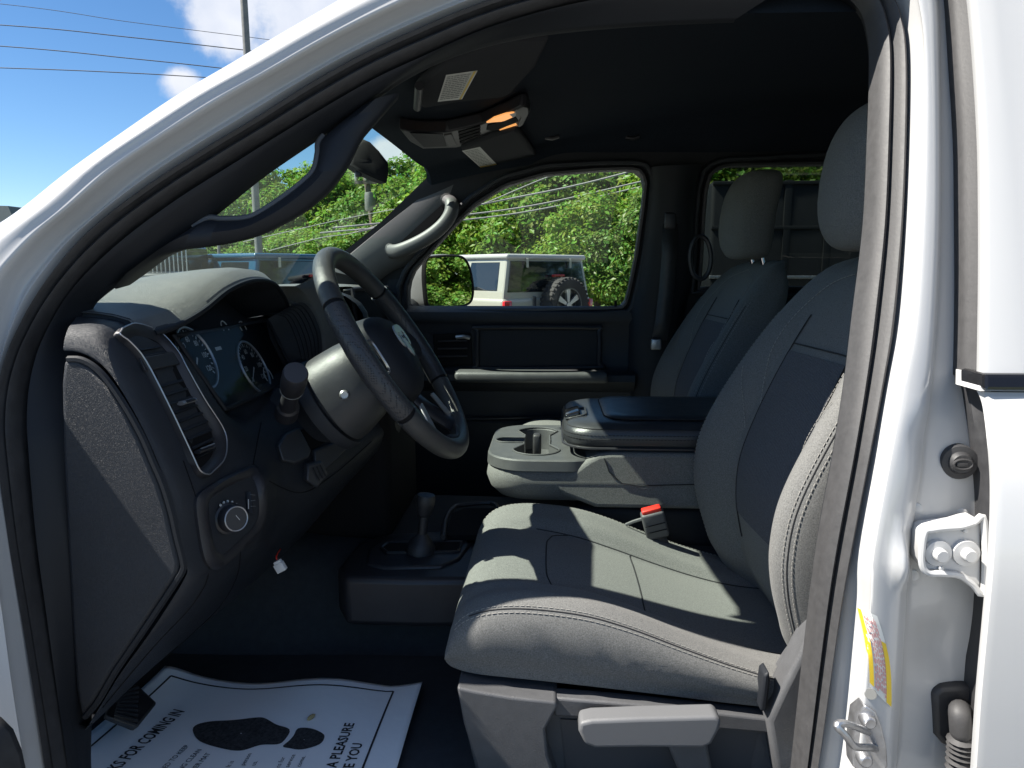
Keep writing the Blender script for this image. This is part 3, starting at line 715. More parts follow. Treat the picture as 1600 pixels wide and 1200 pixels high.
# headlight switch
hs = empty('headlight_switch', fh(360, 815), truck)
HB = [(303, 780), (322, 762), (345, 748), (372, 736), (396, 730), (406, 748), (412, 786), (406, 822), (378, 852), (344, 882), (329, 888), (316, 874), (307, 830)]
hb = crp([V((u, v, 0)) for u, v in HB], 4, True); cen = V((362, 806, 0))
ho = [fh(p.x, p.y, 0) for p in hb]; hn = [fh(p.x, p.y, .01) - fh(p.x, p.y, 0) for p in hb]
hi = [fh((p.x - cen.x) * .72 + cen.x + 5, (p.y - cen.y) * .74 + cen.y - 2, 0) for p in hb]
b = MB(); b.grid([[p + n * -.3 for p, n in zip(ho, hn)], [p + n * .5 for p, n in zip(ho, hn)], [p.lerp(q, .3) + n * .9 for p, q, n in zip(ho, hi, hn)], [p.lerp(q, .7) + n * .75 for p, q, n in zip(ho, hi, hn)], [p + n * .2 for p, n in zip(hi, hn)]], cu=True)
b.build('switch_frame', M['smooth'], hs, angle=50)
b = MB(); b.prism([p + n * .15 for p, n in zip(hi, hn)], (-.003, .003, 0)); b.build('switch_plate', M['dash'], hs)
kc = fh(353, 810, .004); ka = V((.80, -.58, .18)).normalized()
b = MB(); b.lathe([(.0225, 0), (.0225, .004), (.0195, .006), (.0185, .020), (.017, .022), (.0, .0222)], kc, ka, 28); b.build('knob', M['smooth'], hs)
b = MB(); e1 = ka.orthogonal().normalized(); e2 = ka.cross(e1)
b.tube([kc + ka * .0222 + (e1 * math.cos(t) + e2 * math.sin(t)) * .0168 for t in [i * math.pi / 12 for i in range(24)]], .0010, 6, closed=True); b.build('knob_ring', M['silver'], hs)
b = MB(); b.prism([kc + ka * .0222 + e for e in (V((-.001, .001, .005)), V((.003, .004, -.003)), V((-.005, -.003, -.003)))], ka * .0006); b.build('knob_pointer', M['white'], hs, smooth=False)
for (u, v) in ((341, 790), (346, 786), (352, 784), (359, 785), (365, 789)):
    b = MB(); c_ = fh(u, v, .004); vs, fs = rbox_mb(c_, (.003, .003, .0035), .0006, seg=1); b.add(vs, fs); b.build('switch_symbol', M['white'], hs)
bar(384, 770, 386, 802, .006, M['trim'], 'dimmer_wheel', hs, off=.004)
for k in range(3): bar(383 + 0, 776 + k * 8, 389, 775 + k * 8, .0007, M['print'], 'dimmer_tooth', hs, off=.0105)
bar(380, 782, 380, 796, .0007, M['white'], 'dimmer_symbol', hs, off=.0095)
bar(400, 735, 408, 727, .0012, M['silver'], 'edge_glint', hs, off=.002) if False else None

# parking brake release and bonnet pull below the column
M['knee'] = mat('knee_panel_plastic', (0.050, 0.052, 0.058), 0.4)
rel = empty('brake_release', fh(470, 700), truck)
q = [fh(u, v, .010) for u, v in ((428, 700), (440, 682), (462, 672), (480, 705), (476, 716), (452, 726), (434, 722))]
b = MB(); b.prism(q, (-.012, .012, -.004)); b.build('release_handle', M['knee'], rel, bevel=.004, bseg=3)
q = [fh(u, v, .004) for u, v in ((464, 676), (496, 664), (514, 688), (482, 706))]
b = MB(); b.prism(q, (-.008, .008, 0)); b.build('handle_recess', M['black'], rel, bevel=.003)
q = [fh(u, v, .012) for u, v in ((484, 706), (524, 690), (540, 700), (500, 736), (484, 742))]
b = MB(); b.prism(q, (-.014, .014, 0)); b.build('lower_bracket', M['knee'], rel, bevel=.003)
hp_ = empty('bonnet_pull', fh(485, 745), truck)
q = [fh(u, v, .016) for u, v in ((470, 728), (492, 722), (502, 742), (484, 760), (468, 752))]
b = MB(); b.prism(q, (-.016, .016, 0)); b.build('pull_block', M['knee'], hp_, bevel=.004, bseg=3)
for k in range(3):
    bar(476 + k * 6, 733 - k * 2, 486 + k * 5, 750 - k * 3, .0016, M['trim'], 'grip_rib', hp_, off=.018)

# loose connector
con = empty('wire_connector', P(437, 890, 1.2), truck)
con['label'] = 'white plug dangling on a red wire under the dash'
c_ = P(438, 886, 1.185); Mx = Matrix.Rotation(R(-28), 3, 'Y')
vs, fs = rbox_mb(c_, (.017, .010, .016), .001, Mx, 2); b = MB(); b.add(vs, fs); b.build('plug', M['whiteplastic'], con)
vs, fs = rbox_mb(c_ + V((-.004, -.0, .009)), (.013, .008, .006), .001, Mx, 2); b = MB(); b.add(vs, fs); b.build('plug_latch', M['whiteplastic'], con)
b = MB(); b.tube(crp([P(434, 877, 1.188), P(432, 872, 1.19), P(433, 866, 1.20), P(438, 858, 1.24)], 5), .0014, 6); b.build('red_wire', M['red'], con)

# instrument cluster
clu = empty('instrument_cluster', P(360, 590, 1.25), truck)
q0, q1, q2, q3 = P(272, 525, 1.075), P(352, 640, 1.12), P(440, 600, 1.475), P(418, 500, 1.475)
cn = (q1 - q0).cross(q3 - q0).normalized()
if cn.x < 0: cn = -cn
q2 = q2 - cn * ((q2 - q0).dot(cn)); q3 = q3 - cn * ((q3 - q0).dot(cn)); q1 = q1 - cn * ((q1 - q0).dot(cn))
b = MB(); b.prism([q0 - cn * .012, q1 - cn * .012, q2 - cn * .012, q3 - cn * .012], -cn * .01); b.build('cluster_face', M['screen'], clu, smooth=False)
bz = [q0, q1, q2, q3]
b = MB(); b.tube(resample(bz, 60, True), .004, 8, closed=True); b.build('cluster_frame', M['trim'], clu)
def cpl(u, v, h=0):   # pixel to the cluster face plane
    d = ray(u, v); o_ = q0 - cn * .012
    return CAMP + d * ((o_ - CAMP).dot(cn) / d.dot(cn)) + cn * h
hood = MB()
hood.grid([[p + V((-.004, 0, .004)) for p in lip3], [p + V((.003, 0, -.003)) for p in lip3], [p + V((-.004, (1.28 - p.y) * .02, -.010)) for p in lip3], back, [q0.lerp(q3, i / 39) + V((-.012, 0, -.006)) for i in range(40)]])
hood.build('instrument_hood', M['dash'], dash, angle=60)
yax = V((0, 1, 0)); yax = (yax - cn * yax.dot(cn)).normalized(); zax = cn.cross(yax)
if zax.z < 0: zax = -zax
def gauge(c, r, n, a0, a1, needle):
    g = empty('gauge', c, truck) if False else clu
    b = MB(); b.tube([c + cn * .003 + (yax * math.cos(t) + zax * math.sin(t)) * r for t in [i * math.pi / 24 for i in range(48)]], .0022, 6, closed=True); b.build('gauge_ring', M['silver'], clu)
    b = MB()
    for i in range(n):
        t = R(a0 + (a1 - a0) * i / (n - 1)); dd = yax * math.cos(t) + zax * math.sin(t); ww = cn.cross(dd) * (.0013 if i % 2 == 0 else .0006)
        p0, p1 = c + dd * r * .80 + cn * .0012, c + dd * r * .93 + cn * .0012
        b.add([p0 - ww, p0 + ww, p1 + ww, p1 - ww], [(0, 1, 2, 3)])
    for i in range(0, n, 4):
        t = R(a0 + (a1 - a0) * i / (n - 1)); o_ = c + (yax * math.cos(t) + zax * math.sin(t)) * r * .62 + cn * .0012
        v_, f_ = text_mb(str(i * 5), lambda x, y: o_ + yax * x + zax * (y - .004), .013, 'CENTER', bold=.0002); b.add(v_, f_)
    b.build('gauge_marking', M['white'], clu, smooth=False)
    t = R(needle); dd = yax * math.cos(t) + zax * math.sin(t); ww = cn.cross(dd) * .0014
    b = MB(); b.prism([c - ww + cn * .002, c + ww + cn * .002, c + dd * r * .85 + cn * .002], cn * .001); b.build('needle', M['white'], clu, smooth=False)
cm = (q0 + q1 + q2 + q3) / 4 - cn * .012
gauge(cpl(395, 575), .052, 25, 220, -40, 215)
gauge(cpl(306, 560), .052, 25, 220, -40, 222)
for (u, v, r_) in ((350, 512, .012), (378, 512, .012), (418, 588, .017)):
    c_ = cpl(u, v); b = MB(); b.tube([c_ + cn * .002 + (yax * math.cos(t) + zax * math.sin(t)) * r_ for t in [R(a) for a in range(-30, 215, 15)]], .0010, 5); b.build('small_gauge', M['white'], clu)
b = MB(); c0 = cpl(350, 555)
b.add([c0 + yax * x + zax * z + cn * .001 for x, z in ((-.045, -.04), (.045, -.04), (.045, .045), (-.045, .045))], [(0, 1, 2, 3)]); b.build('trip_screen', M['screen'], clu, smooth=False)
b = MB(); c0 = cpl(340, 545); b.add([c0 + yax * x + zax * z + cn * .0016 for x, z in ((-.012, -.003), (.012, -.003), (.012, .003), (-.012, .003))], [(0, 1, 2, 3)]); b.build('lit_readout', M['white'], clu, smooth=False)
b = MB(); b.prism([p + cn * .002 for p in (q0, q1, q2, q3)], cn * .002); b.build('cluster_lens', M['clear'], clu, smooth=False)

# centre screen and the passenger half of the dash
b = MB(); q = [P(548, 452, 1.665), P(604, 449, 1.86), P(606, 510, 1.86), P(556, 516, 1.665)]
b.prism(q, (-.02, .0, 0)); scr = b.build('centre_screen', M['screen'], truck, bevel=.003)
b = MB(); q = [p + V((.004, 0, 0)) for p in q]; b.tube(resample(q, 40, True), .005, 6, closed=True); b.build('screen_frame', M['smooth'], scr)
prf = [(-.54, 1.505), (-.50, 1.50), (-.46, 1.47), (-.45, 1.42), (-.46, 1.30), (-.50, 1.15), (-.60, 1.0)]
b = MB(); b.loft([[DX(x - .02 - .12 * min(1, max(0, (Y - 1.66) / .3)), Y, z) for x, z in prf] for Y in (1.62, 1.66, 1.8, 2.1, 2.4, 2.5)], 24, 3); b.build('passenger_face', M['dash'], dash)
b = MB(); vs, fs = rbox_mb((-.46, YC, 1.16), (.22, .34, .42), .03); b.add(vs, fs); b.build('centre_stack', M['black'], dash)

# ------------------------------------------------------------------ steering wheel and column
SWC = P(619, 551, 1.28); ST = R(33)
sn = V((math.cos(ST), 0, math.sin(ST))); sy = V((0, 1, 0)); sz = V((-math.sin(ST), 0, math.cos(ST)))
def SW(a, b_, h): return SWC + sy * a + sz * b_ + sn * h
wheel = empty('steering_wheel', SWC, truck)
RR = .198; RT_ = .0178
def ang_seg(a0, a1, r, m, name, n=None, flat=1.0):
    n = n or max(6, int(abs(a1 - a0) / 4))
    MB().tube([SW(RR * math.cos(R(a0 + (a1 - a0) * i / n)), RR * math.sin(R(a0 + (a1 - a0) * i / n)), 0) for i in range(n + 1)], r, 18).build(name, m, wheel)
M['rimleather'] = mat('steering_rim_leather', (0.050, 0.050, 0.049), 0.32, spec=0.5, bump=('grain', 420, 0.5, 0.0008), var=(40, 0.15))
# perforated leather for the grips: a grid of small pits
def perforated(name, col):
    m = mat(name, col, 0.42, spec=0.5); t = m.node_tree; bs = t.nodes['Principled BSDF']
    tcn = t.nodes.new('ShaderNodeTexCoord'); vo_ = t.nodes.new('ShaderNodeTexVoronoi'); vo_.inputs['Scale'].default_value = 260; vo_.inputs['Randomness'].default_value = 0.15
    t.links.new(tcn.outputs['Object'], vo_.inputs['Vector'])
    rp = t.nodes.new('ShaderNodeMapRange'); rp.inputs[1].default_value = .15; rp.inputs[2].default_value = .35
    t.links.new(vo_.outputs['Distance'], rp.inputs[0])
    bn = t.nodes.new('ShaderNodeBump'); bn.inputs['Strength'].default_value = .8; bn.inputs['Distance'].default_value = .0012
    t.links.new(rp.outputs[0], bn.inputs['Height']); t.links.new(bn.outputs[0], bs.inputs['Normal'])
    mm = t.nodes.new('ShaderNodeVectorMath'); mm.operation = 'SCALE'; mm.inputs[0].default_value = col
    r3 = t.nodes.new('ShaderNodeMapRange'); r3.inputs[3].default_value = .35; r3.inputs[4].default_value = 1
    t.links.new(rp.outputs[0], r3.inputs[0]); t.links.new(r3.outputs[0], mm.inputs['Scale']); t.links.new(mm.outputs[0], bs.inputs['Base Color'])
    return m
M['perf'] = perforated('perforated_leather', (0.032, 0.033, 0.036))
# angles: 0 = far side (+Y), 90 = top, 180 = near the door, 270 = bottom
ang_seg(39, 147, RT_, M['rimleather'], 'rim_section')
ang_seg(149, 206, RT_ * 1.05, M['perf'], 'perforated_grip')
ang_seg(-26, 37, RT_ * 1.05, M['perf'], 'perforated_grip')
ang_seg(208, 332, RT_, M['rimleather'], 'rim_section')
for a_ in (38, 148, 207, -27): ang_seg(a_ - 1.5, a_ + 1.5, RT_ * .93, M['black'], 'rim_joint', 3)
# airbag cover
hubp = [(-.075, .058), (-.045, .074), (0, .078), (.045, .074), (.075, .058), (.083, .02), (.078, -.03), (.058, -.068), (.03, -.082), (0, -.085), (-.03, -.082), (-.058, -.068), (-.078, -.03), (-.083, .02)]
hp3 = crp([V((x, y, 0)) for x, y in hubp], 4, True)
rows = []
for sc, h in ((.9, -.045), (1.04, -.03), (1.06, -.012), (1.0, .004), (.93, .014), (.75, .026), (.5, .033), (.25, .036), (.02, .037)): rows.append([SW(p.x * sc, p.y * sc, h - .012) for p in hp3])
MB().grid(rows, cu=True).build('airbag_cover', M['trim'], wheel, angle=70)
M['hub'] = M['trim']
def spoke(path, w0, w1, th, m, name):
    p = crp([SW(*q) for q in path], 6); n = len(p)
    MB().tube(p, [w0 + (w1 - w0) * i / (n - 1) for i in range(n)], 12, sy=th, up=sn).build(name, m, wheel)
for s_ in (-1, 1):
    spoke([(s_ * .07, .012, -.03), (s_ * .12, .010, -.022), (s_ * .19, .0, -.004)], .040, .034, .35, M['smooth'], 'side_spoke')
    spoke([(s_ * .035, -.07, -.03), (s_ * .05, -.12, -.02), (s_ * .085, -.178, -.002)], .024, .026, .4, M['smooth'], 'lower_spoke')
    # bright outline of the control pods and lower inserts
    lp = [(s_ * .088, .036), (s_ * .12, .038), (s_ * .15, .030), (s_ * .158, .008), (s_ * .148, -.012), (s_ * .115, -.022), (s_ * .09, -.018), (s_ * .084, .01)]
    MB().tube(crp([SW(x, y, .002 - .018 + .012) for x, y in lp], 5, True), .0022, 6, closed=True).build('control_outline', M['silver'], wheel)
    for k in range(3):
        vs, fs = rbox_mb((0, 0, 0), (.016, .011, .006), .002); b = MB(); b.add([SW(s_ * (.100 + .02 * k) + q.x, .009 + q.y, -.008 + q.z) for q in vs], fs); b.build('button', M['gloss'], wheel)
    li = [(s_ * .046, -.096), (s_ * .072, -.098), (s_ * .098, -.150), (s_ * .075, -.166)]
    b = MB(); b.prism([SW(x, y, -.003) for x, y in li], sn * .004); b.build('spoke_insert', M['silver'], wheel, bevel=.002)
MB().tube(crp([SW(-.05, -.172, .006), SW(0, -.186, .008), SW(.05, -.172, .006)], 6), .007, 8, sy=.6, up=sn).build('lower_bridge', M['smooth'], wheel)
# emblem: ram head in a shield outline
def plate(poly, h, th, m, name, k=1.0):
    b = MB(); b.prism([SW(x * k, y * k + .012, h) for x, y in poly], sn * th); return b.build(name, m, wheel, bevel=.0006, smooth=False)
half_ = [(0, .030), (.012, .030), (.024, .026), (.031, .016), (.033, .002), (.028, -.010), (.020, -.014), (.016, -.008), (.021, .000), (.021, .010), (.015, .016), (.009, .014), (.009, -.004), (.012, -.016), (.008, -.028), (0, -.034)]
full = half_ + [(-x, y) for x, y in reversed(half_[1:-1])]
plate(full, .0235, .003, M['silver'], 'ram_emblem')
for s_ in (-1, 1): plate([(s_ * .003, .006), (s_ * .007, .009), (s_ * .0075, .004), (s_ * .004, .001)], .0266, .0006, M['black'], 'emblem_eye')

# column shroud behind the wheel, stalk on its side
colm = empty('steering_column', SW(0, 0, -.2), truck)
rows = []
for h, rx_, rz_, dz in ((-.035, .040, .040, 0), (-.045, .064, .060, 0), (-.055, .072, .068, -.002), (-.085, .078, .076, -.006), (-.12, .082, .082, -.010), (-.135, .083, .083, -.011)):
    rows.append([SW(rx_ * math.copysign(abs(math.cos(t)) ** .8, math.cos(t)), rz_ * math.copysign(abs(math.sin(t)) ** .8, math.sin(t)) + dz, h) for t in [i * math.pi / 24 for i in range(48)]])
M['shroud'] = mat('column_shroud_plastic', (0.040, 0.041, 0.043), 0.42, bump=('grain', 380, 0.4, 0.0007), var=(40, 0.1))
MB().grid(rows, cu=True).build('shroud', M['shroud'], colm, angle=60)
rows = []
for h, r_ in ((-.133, .076), (-.142, .076), (-.1425, .086), (-.15, .089), (-.165, .087), (-.175, .070), (-.20, .05)):
    rows.append([SW(r_ * math.cos(t), r_ * math.sin(t) - .012, h) for t in [i * math.pi / 24 for i in range(48)]])
MB().grid(rows, cu=True).build('column_collar', M['dash'], colm, angle=50)
kc = P(538, 617, 1.195); b = MB(); b.lathe([(.0, .002), (.006, .0025), (.008, 0), (.008, -.006)], kc, (.35, -1, .1), 16); b.build('ignition_screw', M['dullmetal'], colm)
stl = empty('turn_signal_stalk', P(450, 640, 1.14), truck)
c0, c1 = P(449, 640, 1.155), P(462, 582, 1.055)
sa = (c1 - c0).normalized()
MB().lathe([(.0, .010), (.020, .010), (.034, .006), (.040, -.002), (.042, -.02)], fh(450, 632, .003), V((.5, -.75, .45)), 28).build('stalk_boot', M['dash'], stl)
L_s = (c1 - c0).length
MB().lathe([(.019, -.02), (.018, .012), (.0145, .016), (.0125, L_s * .45), (.0125, L_s * .52), (.0165, L_s * .53), (.0175, L_s * .57), (.0165, L_s * .60), (.0185, L_s * .62), (.0195, L_s * .80), (.019, L_s * .97), (.017, L_s), (.0, L_s + .001)], c0, sa, 28).build('stalk_shaft', M['smooth'], stl)
q = c0 + sa * L_s * .575
MB().tube([q + (sa.orthogonal().normalized() * math.cos(t) + sa.cross(sa.orthogonal().normalized()) * math.sin(t)) * .0176 for t in [i * math.pi / 12 for i in range(24)]], .0006, 5, closed=True).build('stalk_mark', M['print'], stl)

# ------------------------------------------------------------------ floor, tunnel, pedals
flr = empty('cab_floor', (0, YC, .7), truck)
FZ = .775
b = MB(); b.loft([[(-.97, Y, 1.0), (-.94, Y, .88), (-.87, Y, FZ + .01), (-.7, Y, FZ), (-.5, Y, FZ), (0, Y, FZ), (1.5, Y, FZ)] for Y in (.90, 1.2, 1.5, YC, 2.0, 2.3, 2.55)], 30, 1)
b.build('floor_mat', M['carpet'], flr, solid=.01)
b = MB()
sec = [(1.36, FZ), (1.40, .80), (1.455, .905), (1.50, .945), (1.58, .962), (1.86, .962), (1.95, .94), (2.0, .90), (2.08, FZ)]
b.loft([[(x, Y, z + dz * (1 if z > FZ + .01 else 0)) for Y, z in sec] for x, dz in ((-.98, .09), (-.7, .04), (-.45, .0), (-.2, -.005), (.2, -.01), (1.4, -.01))], 40, 4)
b.build('tunnel', M['carpet'], flr)
b = MB(); b.loft([[(x, y_, z_) for x in (-.95, -.5, 0, .6, 1.4)] for y_, z_ in ((.86, .79), (.88, .80), (.92, .80), (.93, FZ))], 16, 2); b.build('sill_trim', M['trim'], flr)
ped = empty('foot_rest', P(205, 1105, 1.1), truck)
fr = [P(176, 1090, 1.10), P(214, 1068, 1.13), P(246, 1098, 1.10), P(214, 1138, 1.03), P(166, 1118, 1.03)]
b = MB(); b.prism(fr, (-.02, .02, -.02)); b.build('rest_pad', M['rubber'], ped, bevel=.004)
for k in range(9):
    t = k / 8; a_ = fr[0].lerp(fr[4], t * .9 + .05).lerp(fr[1].lerp(fr[3], t), .25); c_ = fr[1].lerp(fr[2], .1).lerp(fr[3], t * .9 + .05)
    MB().tube([a_ + V((.004, -.006, .004)), c_ + V((.004, -.006, .004))], .0028, 6).build('rib', M['rubber'], ped)
for (x, y_, z_, w, h) in ((-.72, 1.33, .98, .07, .06), (-.70, 1.47, .95, .055, .10)):
    pe = empty('pedal', (x, y_, z_), truck)
    Mx = Matrix.Rotation(R(-35), 3, 'Y')
    vs, fs = rbox_mb((x, y_, z_), (.015, w, h), .005, Mx); b = MB(); b.add(vs, fs); b.build('pedal_pad', M['rubber'], pe)
    MB().tube(crp([(x - .01, y_, z_), (x - .06, y_, z_ + .12), (x - .1, y_, z_ + .25)], 4), .009, 8).build('pedal_arm', M['smooth'], pe)

# transfer case shifter, tray on the tunnel
pln = [PZ(u, v, .966) for u, v in ((528, 884), (560, 846), (604, 832), (700, 828), (790, 828), (790, 905), (640, 905), (538, 902))]
b = MB(); b.prism(pln, (0, 0, -.10)); b.build('tunnel_plinth', M['smooth'], flr, bevel=.012, bseg=3)
shf = empty('gear_lever', P(662, 850, 1.66), truck)
bz = [(575, 858), (598, 842), (668, 838), (728, 840), (735, 850), (718, 872), (690, 884), (600, 886), (572, 880)]
b3 = [V((p.x, p.y, .972)) for p in [PZ(u, v, .972) for u, v in bz]]
b = MB(); b.prism(b3, (0, 0, -.03)); b.build('lever_plate', M['smooth'], shf, bevel=.006, bseg=3)
for (pp, nm) in (([(596, 856), (606, 848), (722, 846), (716, 862), (606, 864)], 'gate_slot'),):
    b = MB(); b.prism([PZ(u, v, .9725) for u, v in pp], (0, 0, .002)); b.build(nm, M['black'], shf, smooth=False)
    b = MB(); b.tube(resample([PZ(u, v, .974) for u, v in pp], 40, True), .0035, 6, closed=True); b.build('slot_rim', M['smooth'], shf)
k0 = PZ(657, 862, .972); k1 = P(664, 792, k0.y)
b = MB(); b.lathe([(.032, 0), (.030, .012), (.022, .026), (.010, .04), (.009, (k1 - k0).length - .02), (.014, (k1 - k0).length - .016), (.019, (k1 - k0).length + .004), (.0205, (k1 - k0).length + .016), (.018, (k1 - k0).length + .026), (.0, (k1 - k0).length + .030)], k0, k1 - k0, 24); b.build('lever', M['leather'], shf)
try_ = empty('floor_tray', PZ(720, 830, .975), truck)
tp = [(692, 840), (696, 812), (706, 796), (722, 789), (775, 789), (775, 838)]
b = MB(); b.tube(crp([PZ(u, v, .99) for u, v in tp], 5), .006, 8); b.build('tray_rim', M['smooth'], try_)
b = MB(); b.prism([PZ(u, v, .985) for u, v in ((698, 836), (706, 802), (726, 794), (775, 794), (775, 836))], (0, 0, -.012)); b.build('tray_base', M['black'], try_)
# ------------------------------------------------------------------ seats
def itp(tab, x):
    for (a, b_), (c, d) in zip(tab, tab[1:]):
        if x <= c:
            t = max(0, min(1, (x - a) / (c - a))); t = t * t * (3 - 2 * t) if False else t
            return b_ + (d - b_) * t
    return tab[-1][1]
def smooth_tab(tab, n=60):
    c = crp([V((a, b_, 0)) for a, b_ in tab], 12); return [(p.x, p.y) for p in c]
def seam_ring(mb, path, r=.0011): mb.tube(path, r, 5)
def stitches(path, L=.0055, gap=.0030, r=.00065):
    b = MB(); n = int(sum((q - p).length for p, q in zip(path, path[1:])) / ((L + gap) / 2)) + 2
    q = resample(path, n)
    for i in range(0, n - 2, 2):
        d = (q[i + 2] - q[i]); e = q[i] + d * (L / (L + gap))
        b.tube([q[i], q[i].lerp(e, .5) , e], r, 5)
    return b
SEATY = 1.27; HW = .26
crest = smooth_tab([(-.155, .985), (-.150, 1.005), (-.140, 1.028), (-.120, 1.050), (-.085, 1.064), (-.03, 1.068), (.05, 1.060), (.12, 1.040), (.20, 1.008), (.28, .978), (.36, .955), (.46, .94)])
bott = smooth_tab([(-.155, .965), (-.13, .955), (0, .944), (.15, .93), (.3, .915), (.46, .905)])
dip = smooth_tab([(-.155, .000), (-.13, .004), (-.08, .016), (0, .028), (.1, .034), (.2, .030), (.46, .015)])
def cush_pt(x, k):
    """k-th point of the cushion's cross-section at station x (0 = lower near edge)"""
    c, zb, d = itp(crest, x), itp(bott, x), itp(dip, x)
    h = c - zb
    pr = [(-.955, zb), (-.965, zb + .16 * h), (-.99, zb + .34 * h), (-1.0, zb + .58 * h), (-.985, zb + .76 * h), (-.945, zb + .91 * h), (-.875, c - .002), (-.80, c), (-.70, c - .006), (-.60, c - .35 * d), (-.52, c - .80 * d), (-.46, c - d), (-.25, c - .86 * d), (0, c - .80 * d)]
    f = pr + [(-a, b_) for a, b_ in reversed(pr[:-1])]
    return f
def cush_ring(x, n=5):
    fr = 1 - .05 * max(0, (-.09 - x) / .065) ** 2
    ps = [V((x, SEATY + a * HW * fr, z)) for a, z in cush_pt(x, 0)]
    return crp(ps, n)
def build_seat(skew=0.014):
    s = empty('seat', (.15, SEATY, FZ), truck)
    xs = [-.155, -.152, -.147, -.14, -.13, -.118] + [-.10 + i * .0125 for i in range(45)]
    rows = [cush_ring(x) for x in xs]
    # creases in the near side cloth
    cr = [(.02, .020, .045, .9), (.10, .012, .035, .7), (.145, .008, .03, .8), (.175, .008, .028, .9), (.205, .009, .026, .9), (.235, .008, .02, .8), (.262, .006, .02, .7)]
    nr = len(rows[0])
    for x, r in zip(xs, rows):
        c, zb = itp(crest, x), itp(bott, x)
        for j in range(4, 24):
            p = r[j]; t = (p.z - zb) / max(c - zb, .01)
            w = max(0, 1 - ((t - .40) / .36) ** 2)
            dy = 0
            for cx, sx, am, sl in cr:
                dx = (x - cx - (t - .4) * -.11 * sl) / sx
                dy += am * .07 * math.exp(-dx * dx) * (1 - 2 * dx * .35)
            r[j] = p + V((0, dy * w, 0))
    b = MB(); b.grid(rows)
    m = len(rows[0]); cen = sum(rows[0], V((0, 0, 0))) / m
    b.add(rows[0] + [V((-.1565, cen.y, cen.z))], [(i, (i + 1) % m, m) for i in range(m)])
    b.add([r[0] for r in rows] + [r[-1] for r in rows], [(i, i + 1, len(rows) + i + 1, len(rows) + i) for i in range(len(rows) - 1)])
    cu = b.build('cushion', M['cloth'], s, angle=75)
    # piping and twin stitching along both edges
    for sg in (0, 1):
        for j, rr, nm in ((25, .0010, 'piping'),):
            jj = j if sg == 0 else m - 1 - j
            out_ = V((0, -1 if sg == 0 else 1, .3)).normalized()
            pth = [r[jj] + out_ * .0004 for r in rows[5:44]]
            front = []
            MB().tube(pth, rr, 6).build('piping', M['darkthread'], s)
        for j in (23.6, 26.2):
            def at(r, j):
                i = int(j); q = r[i].lerp(r[i + 1], j - i); return q
            pth = [at(r if sg == 0 else list(reversed(r)), j) + V((0, (-1 if sg == 0 else 1) * .0011, .0006)) for r in rows[3:44]]
            o_ = stitches(pth).build('stitching', M['thread'], s); o_['kind'] = 'stuff'
    # sewn lines of the insert panel: along the foot of each bolster and across it
    sm = MB()
    for j in (52, m - 1 - 52): sm.tube([r[j] + V((0, 0, .0002)) for r in rows[12:]], .0013, 5)
    cross = []
    for i in range(0, 21):
        t = i / 20; k = 52 + (m - 1 - 104) * t; a = -.005 + .045 * (2 * t - 1) ** 4
        r = cush_ring(a); cross.append(r[int(k)] + V((0, 0, .0002)))
    sm.tube(cross, .0013, 5)
    cross = [cush_ring(.16)[int(52 + (m - 1 - 104) * i / 20)] + V((0, 0, .0002)) for i in range(21)]
    sm.tube(cross, .0013, 5)
    sm.build('cushion_seam', M['darkthread'], s)
    # backrest
    xf = smooth_tab([(.91, .40), (.99, .35), (1.03, .335), (1.09, .318), (1.15, .312), (1.22, .322), (1.30, .356), (1.40, .413), (1.48, .466), (1.535, .510), (1.565, .545), (1.580, .585)])
    hw = smooth_tab([(.99, .235), (1.05, .25), (1.15, .262), (1.25, .262), (1.35, .252), (1.45, .232), (1.52, .205), (1.56, .175), (1.58, .12)])
    dp = smooth_tab([(.99, .05), (1.1, .055), (1.25, .045), (1.4, .026), (1.5, .012), (1.58, .0)])
    th = smooth_tab([(.99, .14), (1.1, .16), (1.3, .14), (1.45, .11), (1.535, .075), (1.58, .012)])
    def back_ring(z):
        f, h, d, t = itp(xf, z), itp(hw, z), itp(dp, z), itp(th, z)
        c, s_ = math.cos(R(24)), math.sin(R(24))
        fr = [(-.90, t), (-.985, t * .75), (-1.0, t * .45), (-.985, t * .18), (-.94, t * .05), (-.88, 0), (-.80, .003), (-.70, .25 * d + .004), (-.58, .8 * d), (-.50, d), (-.25, d * .92), (0, d * .9)]
        fr = fr + [(-a, b_) for a, b_ in reversed(fr[:-1])]
        return crp([V((f + b_ - skew * a, SEATY + a * h, z - b_ * .35)) for a, b_ in fr], 5)
    zs = [.915, .94, .965] + [.99 + i * .0125 for i in range(44)] + [1.535, 1.545, 1.555, 1.563, 1.57, 1.576, 1.58]
    rows = [back_ring(z) for z in zs]
    b = MB(); b.grid(rows, cu=True); m = len(rows[0])
    top = rows[-1]; cen = sum(top, V((0, 0, 0))) / m
    b.add(top + [cen], [(i, (i + 1) % m, m) for i in range(m)])
    b.build('backrest', M['cloth'], s, angle=75)
    BKB = b.bvh()
    # darker ribbed insert is its own sewn panel
    b = MB(); jj0, jj1 = 43, m - 4 - 43
    ins = [[p + V((-.0022, 0, .0008)) for p in r[jj0:jj1]] for r in rows[13:38]]
    b.grid(ins); b.build('insert_panel', M['insert'], s)
    sm = MB()
    for j in (43, jj1 - 1): sm.tube([r[j] + V((-.0022, 0, .0008)) for r in rows[9:43]], .0013, 5)
    sm.tube([p + V((-.0022, 0, .0008)) for p in rows[38][jj0:jj1]], .0013, 5)
    sm.build('backrest_seam', M['darkthread'], s)
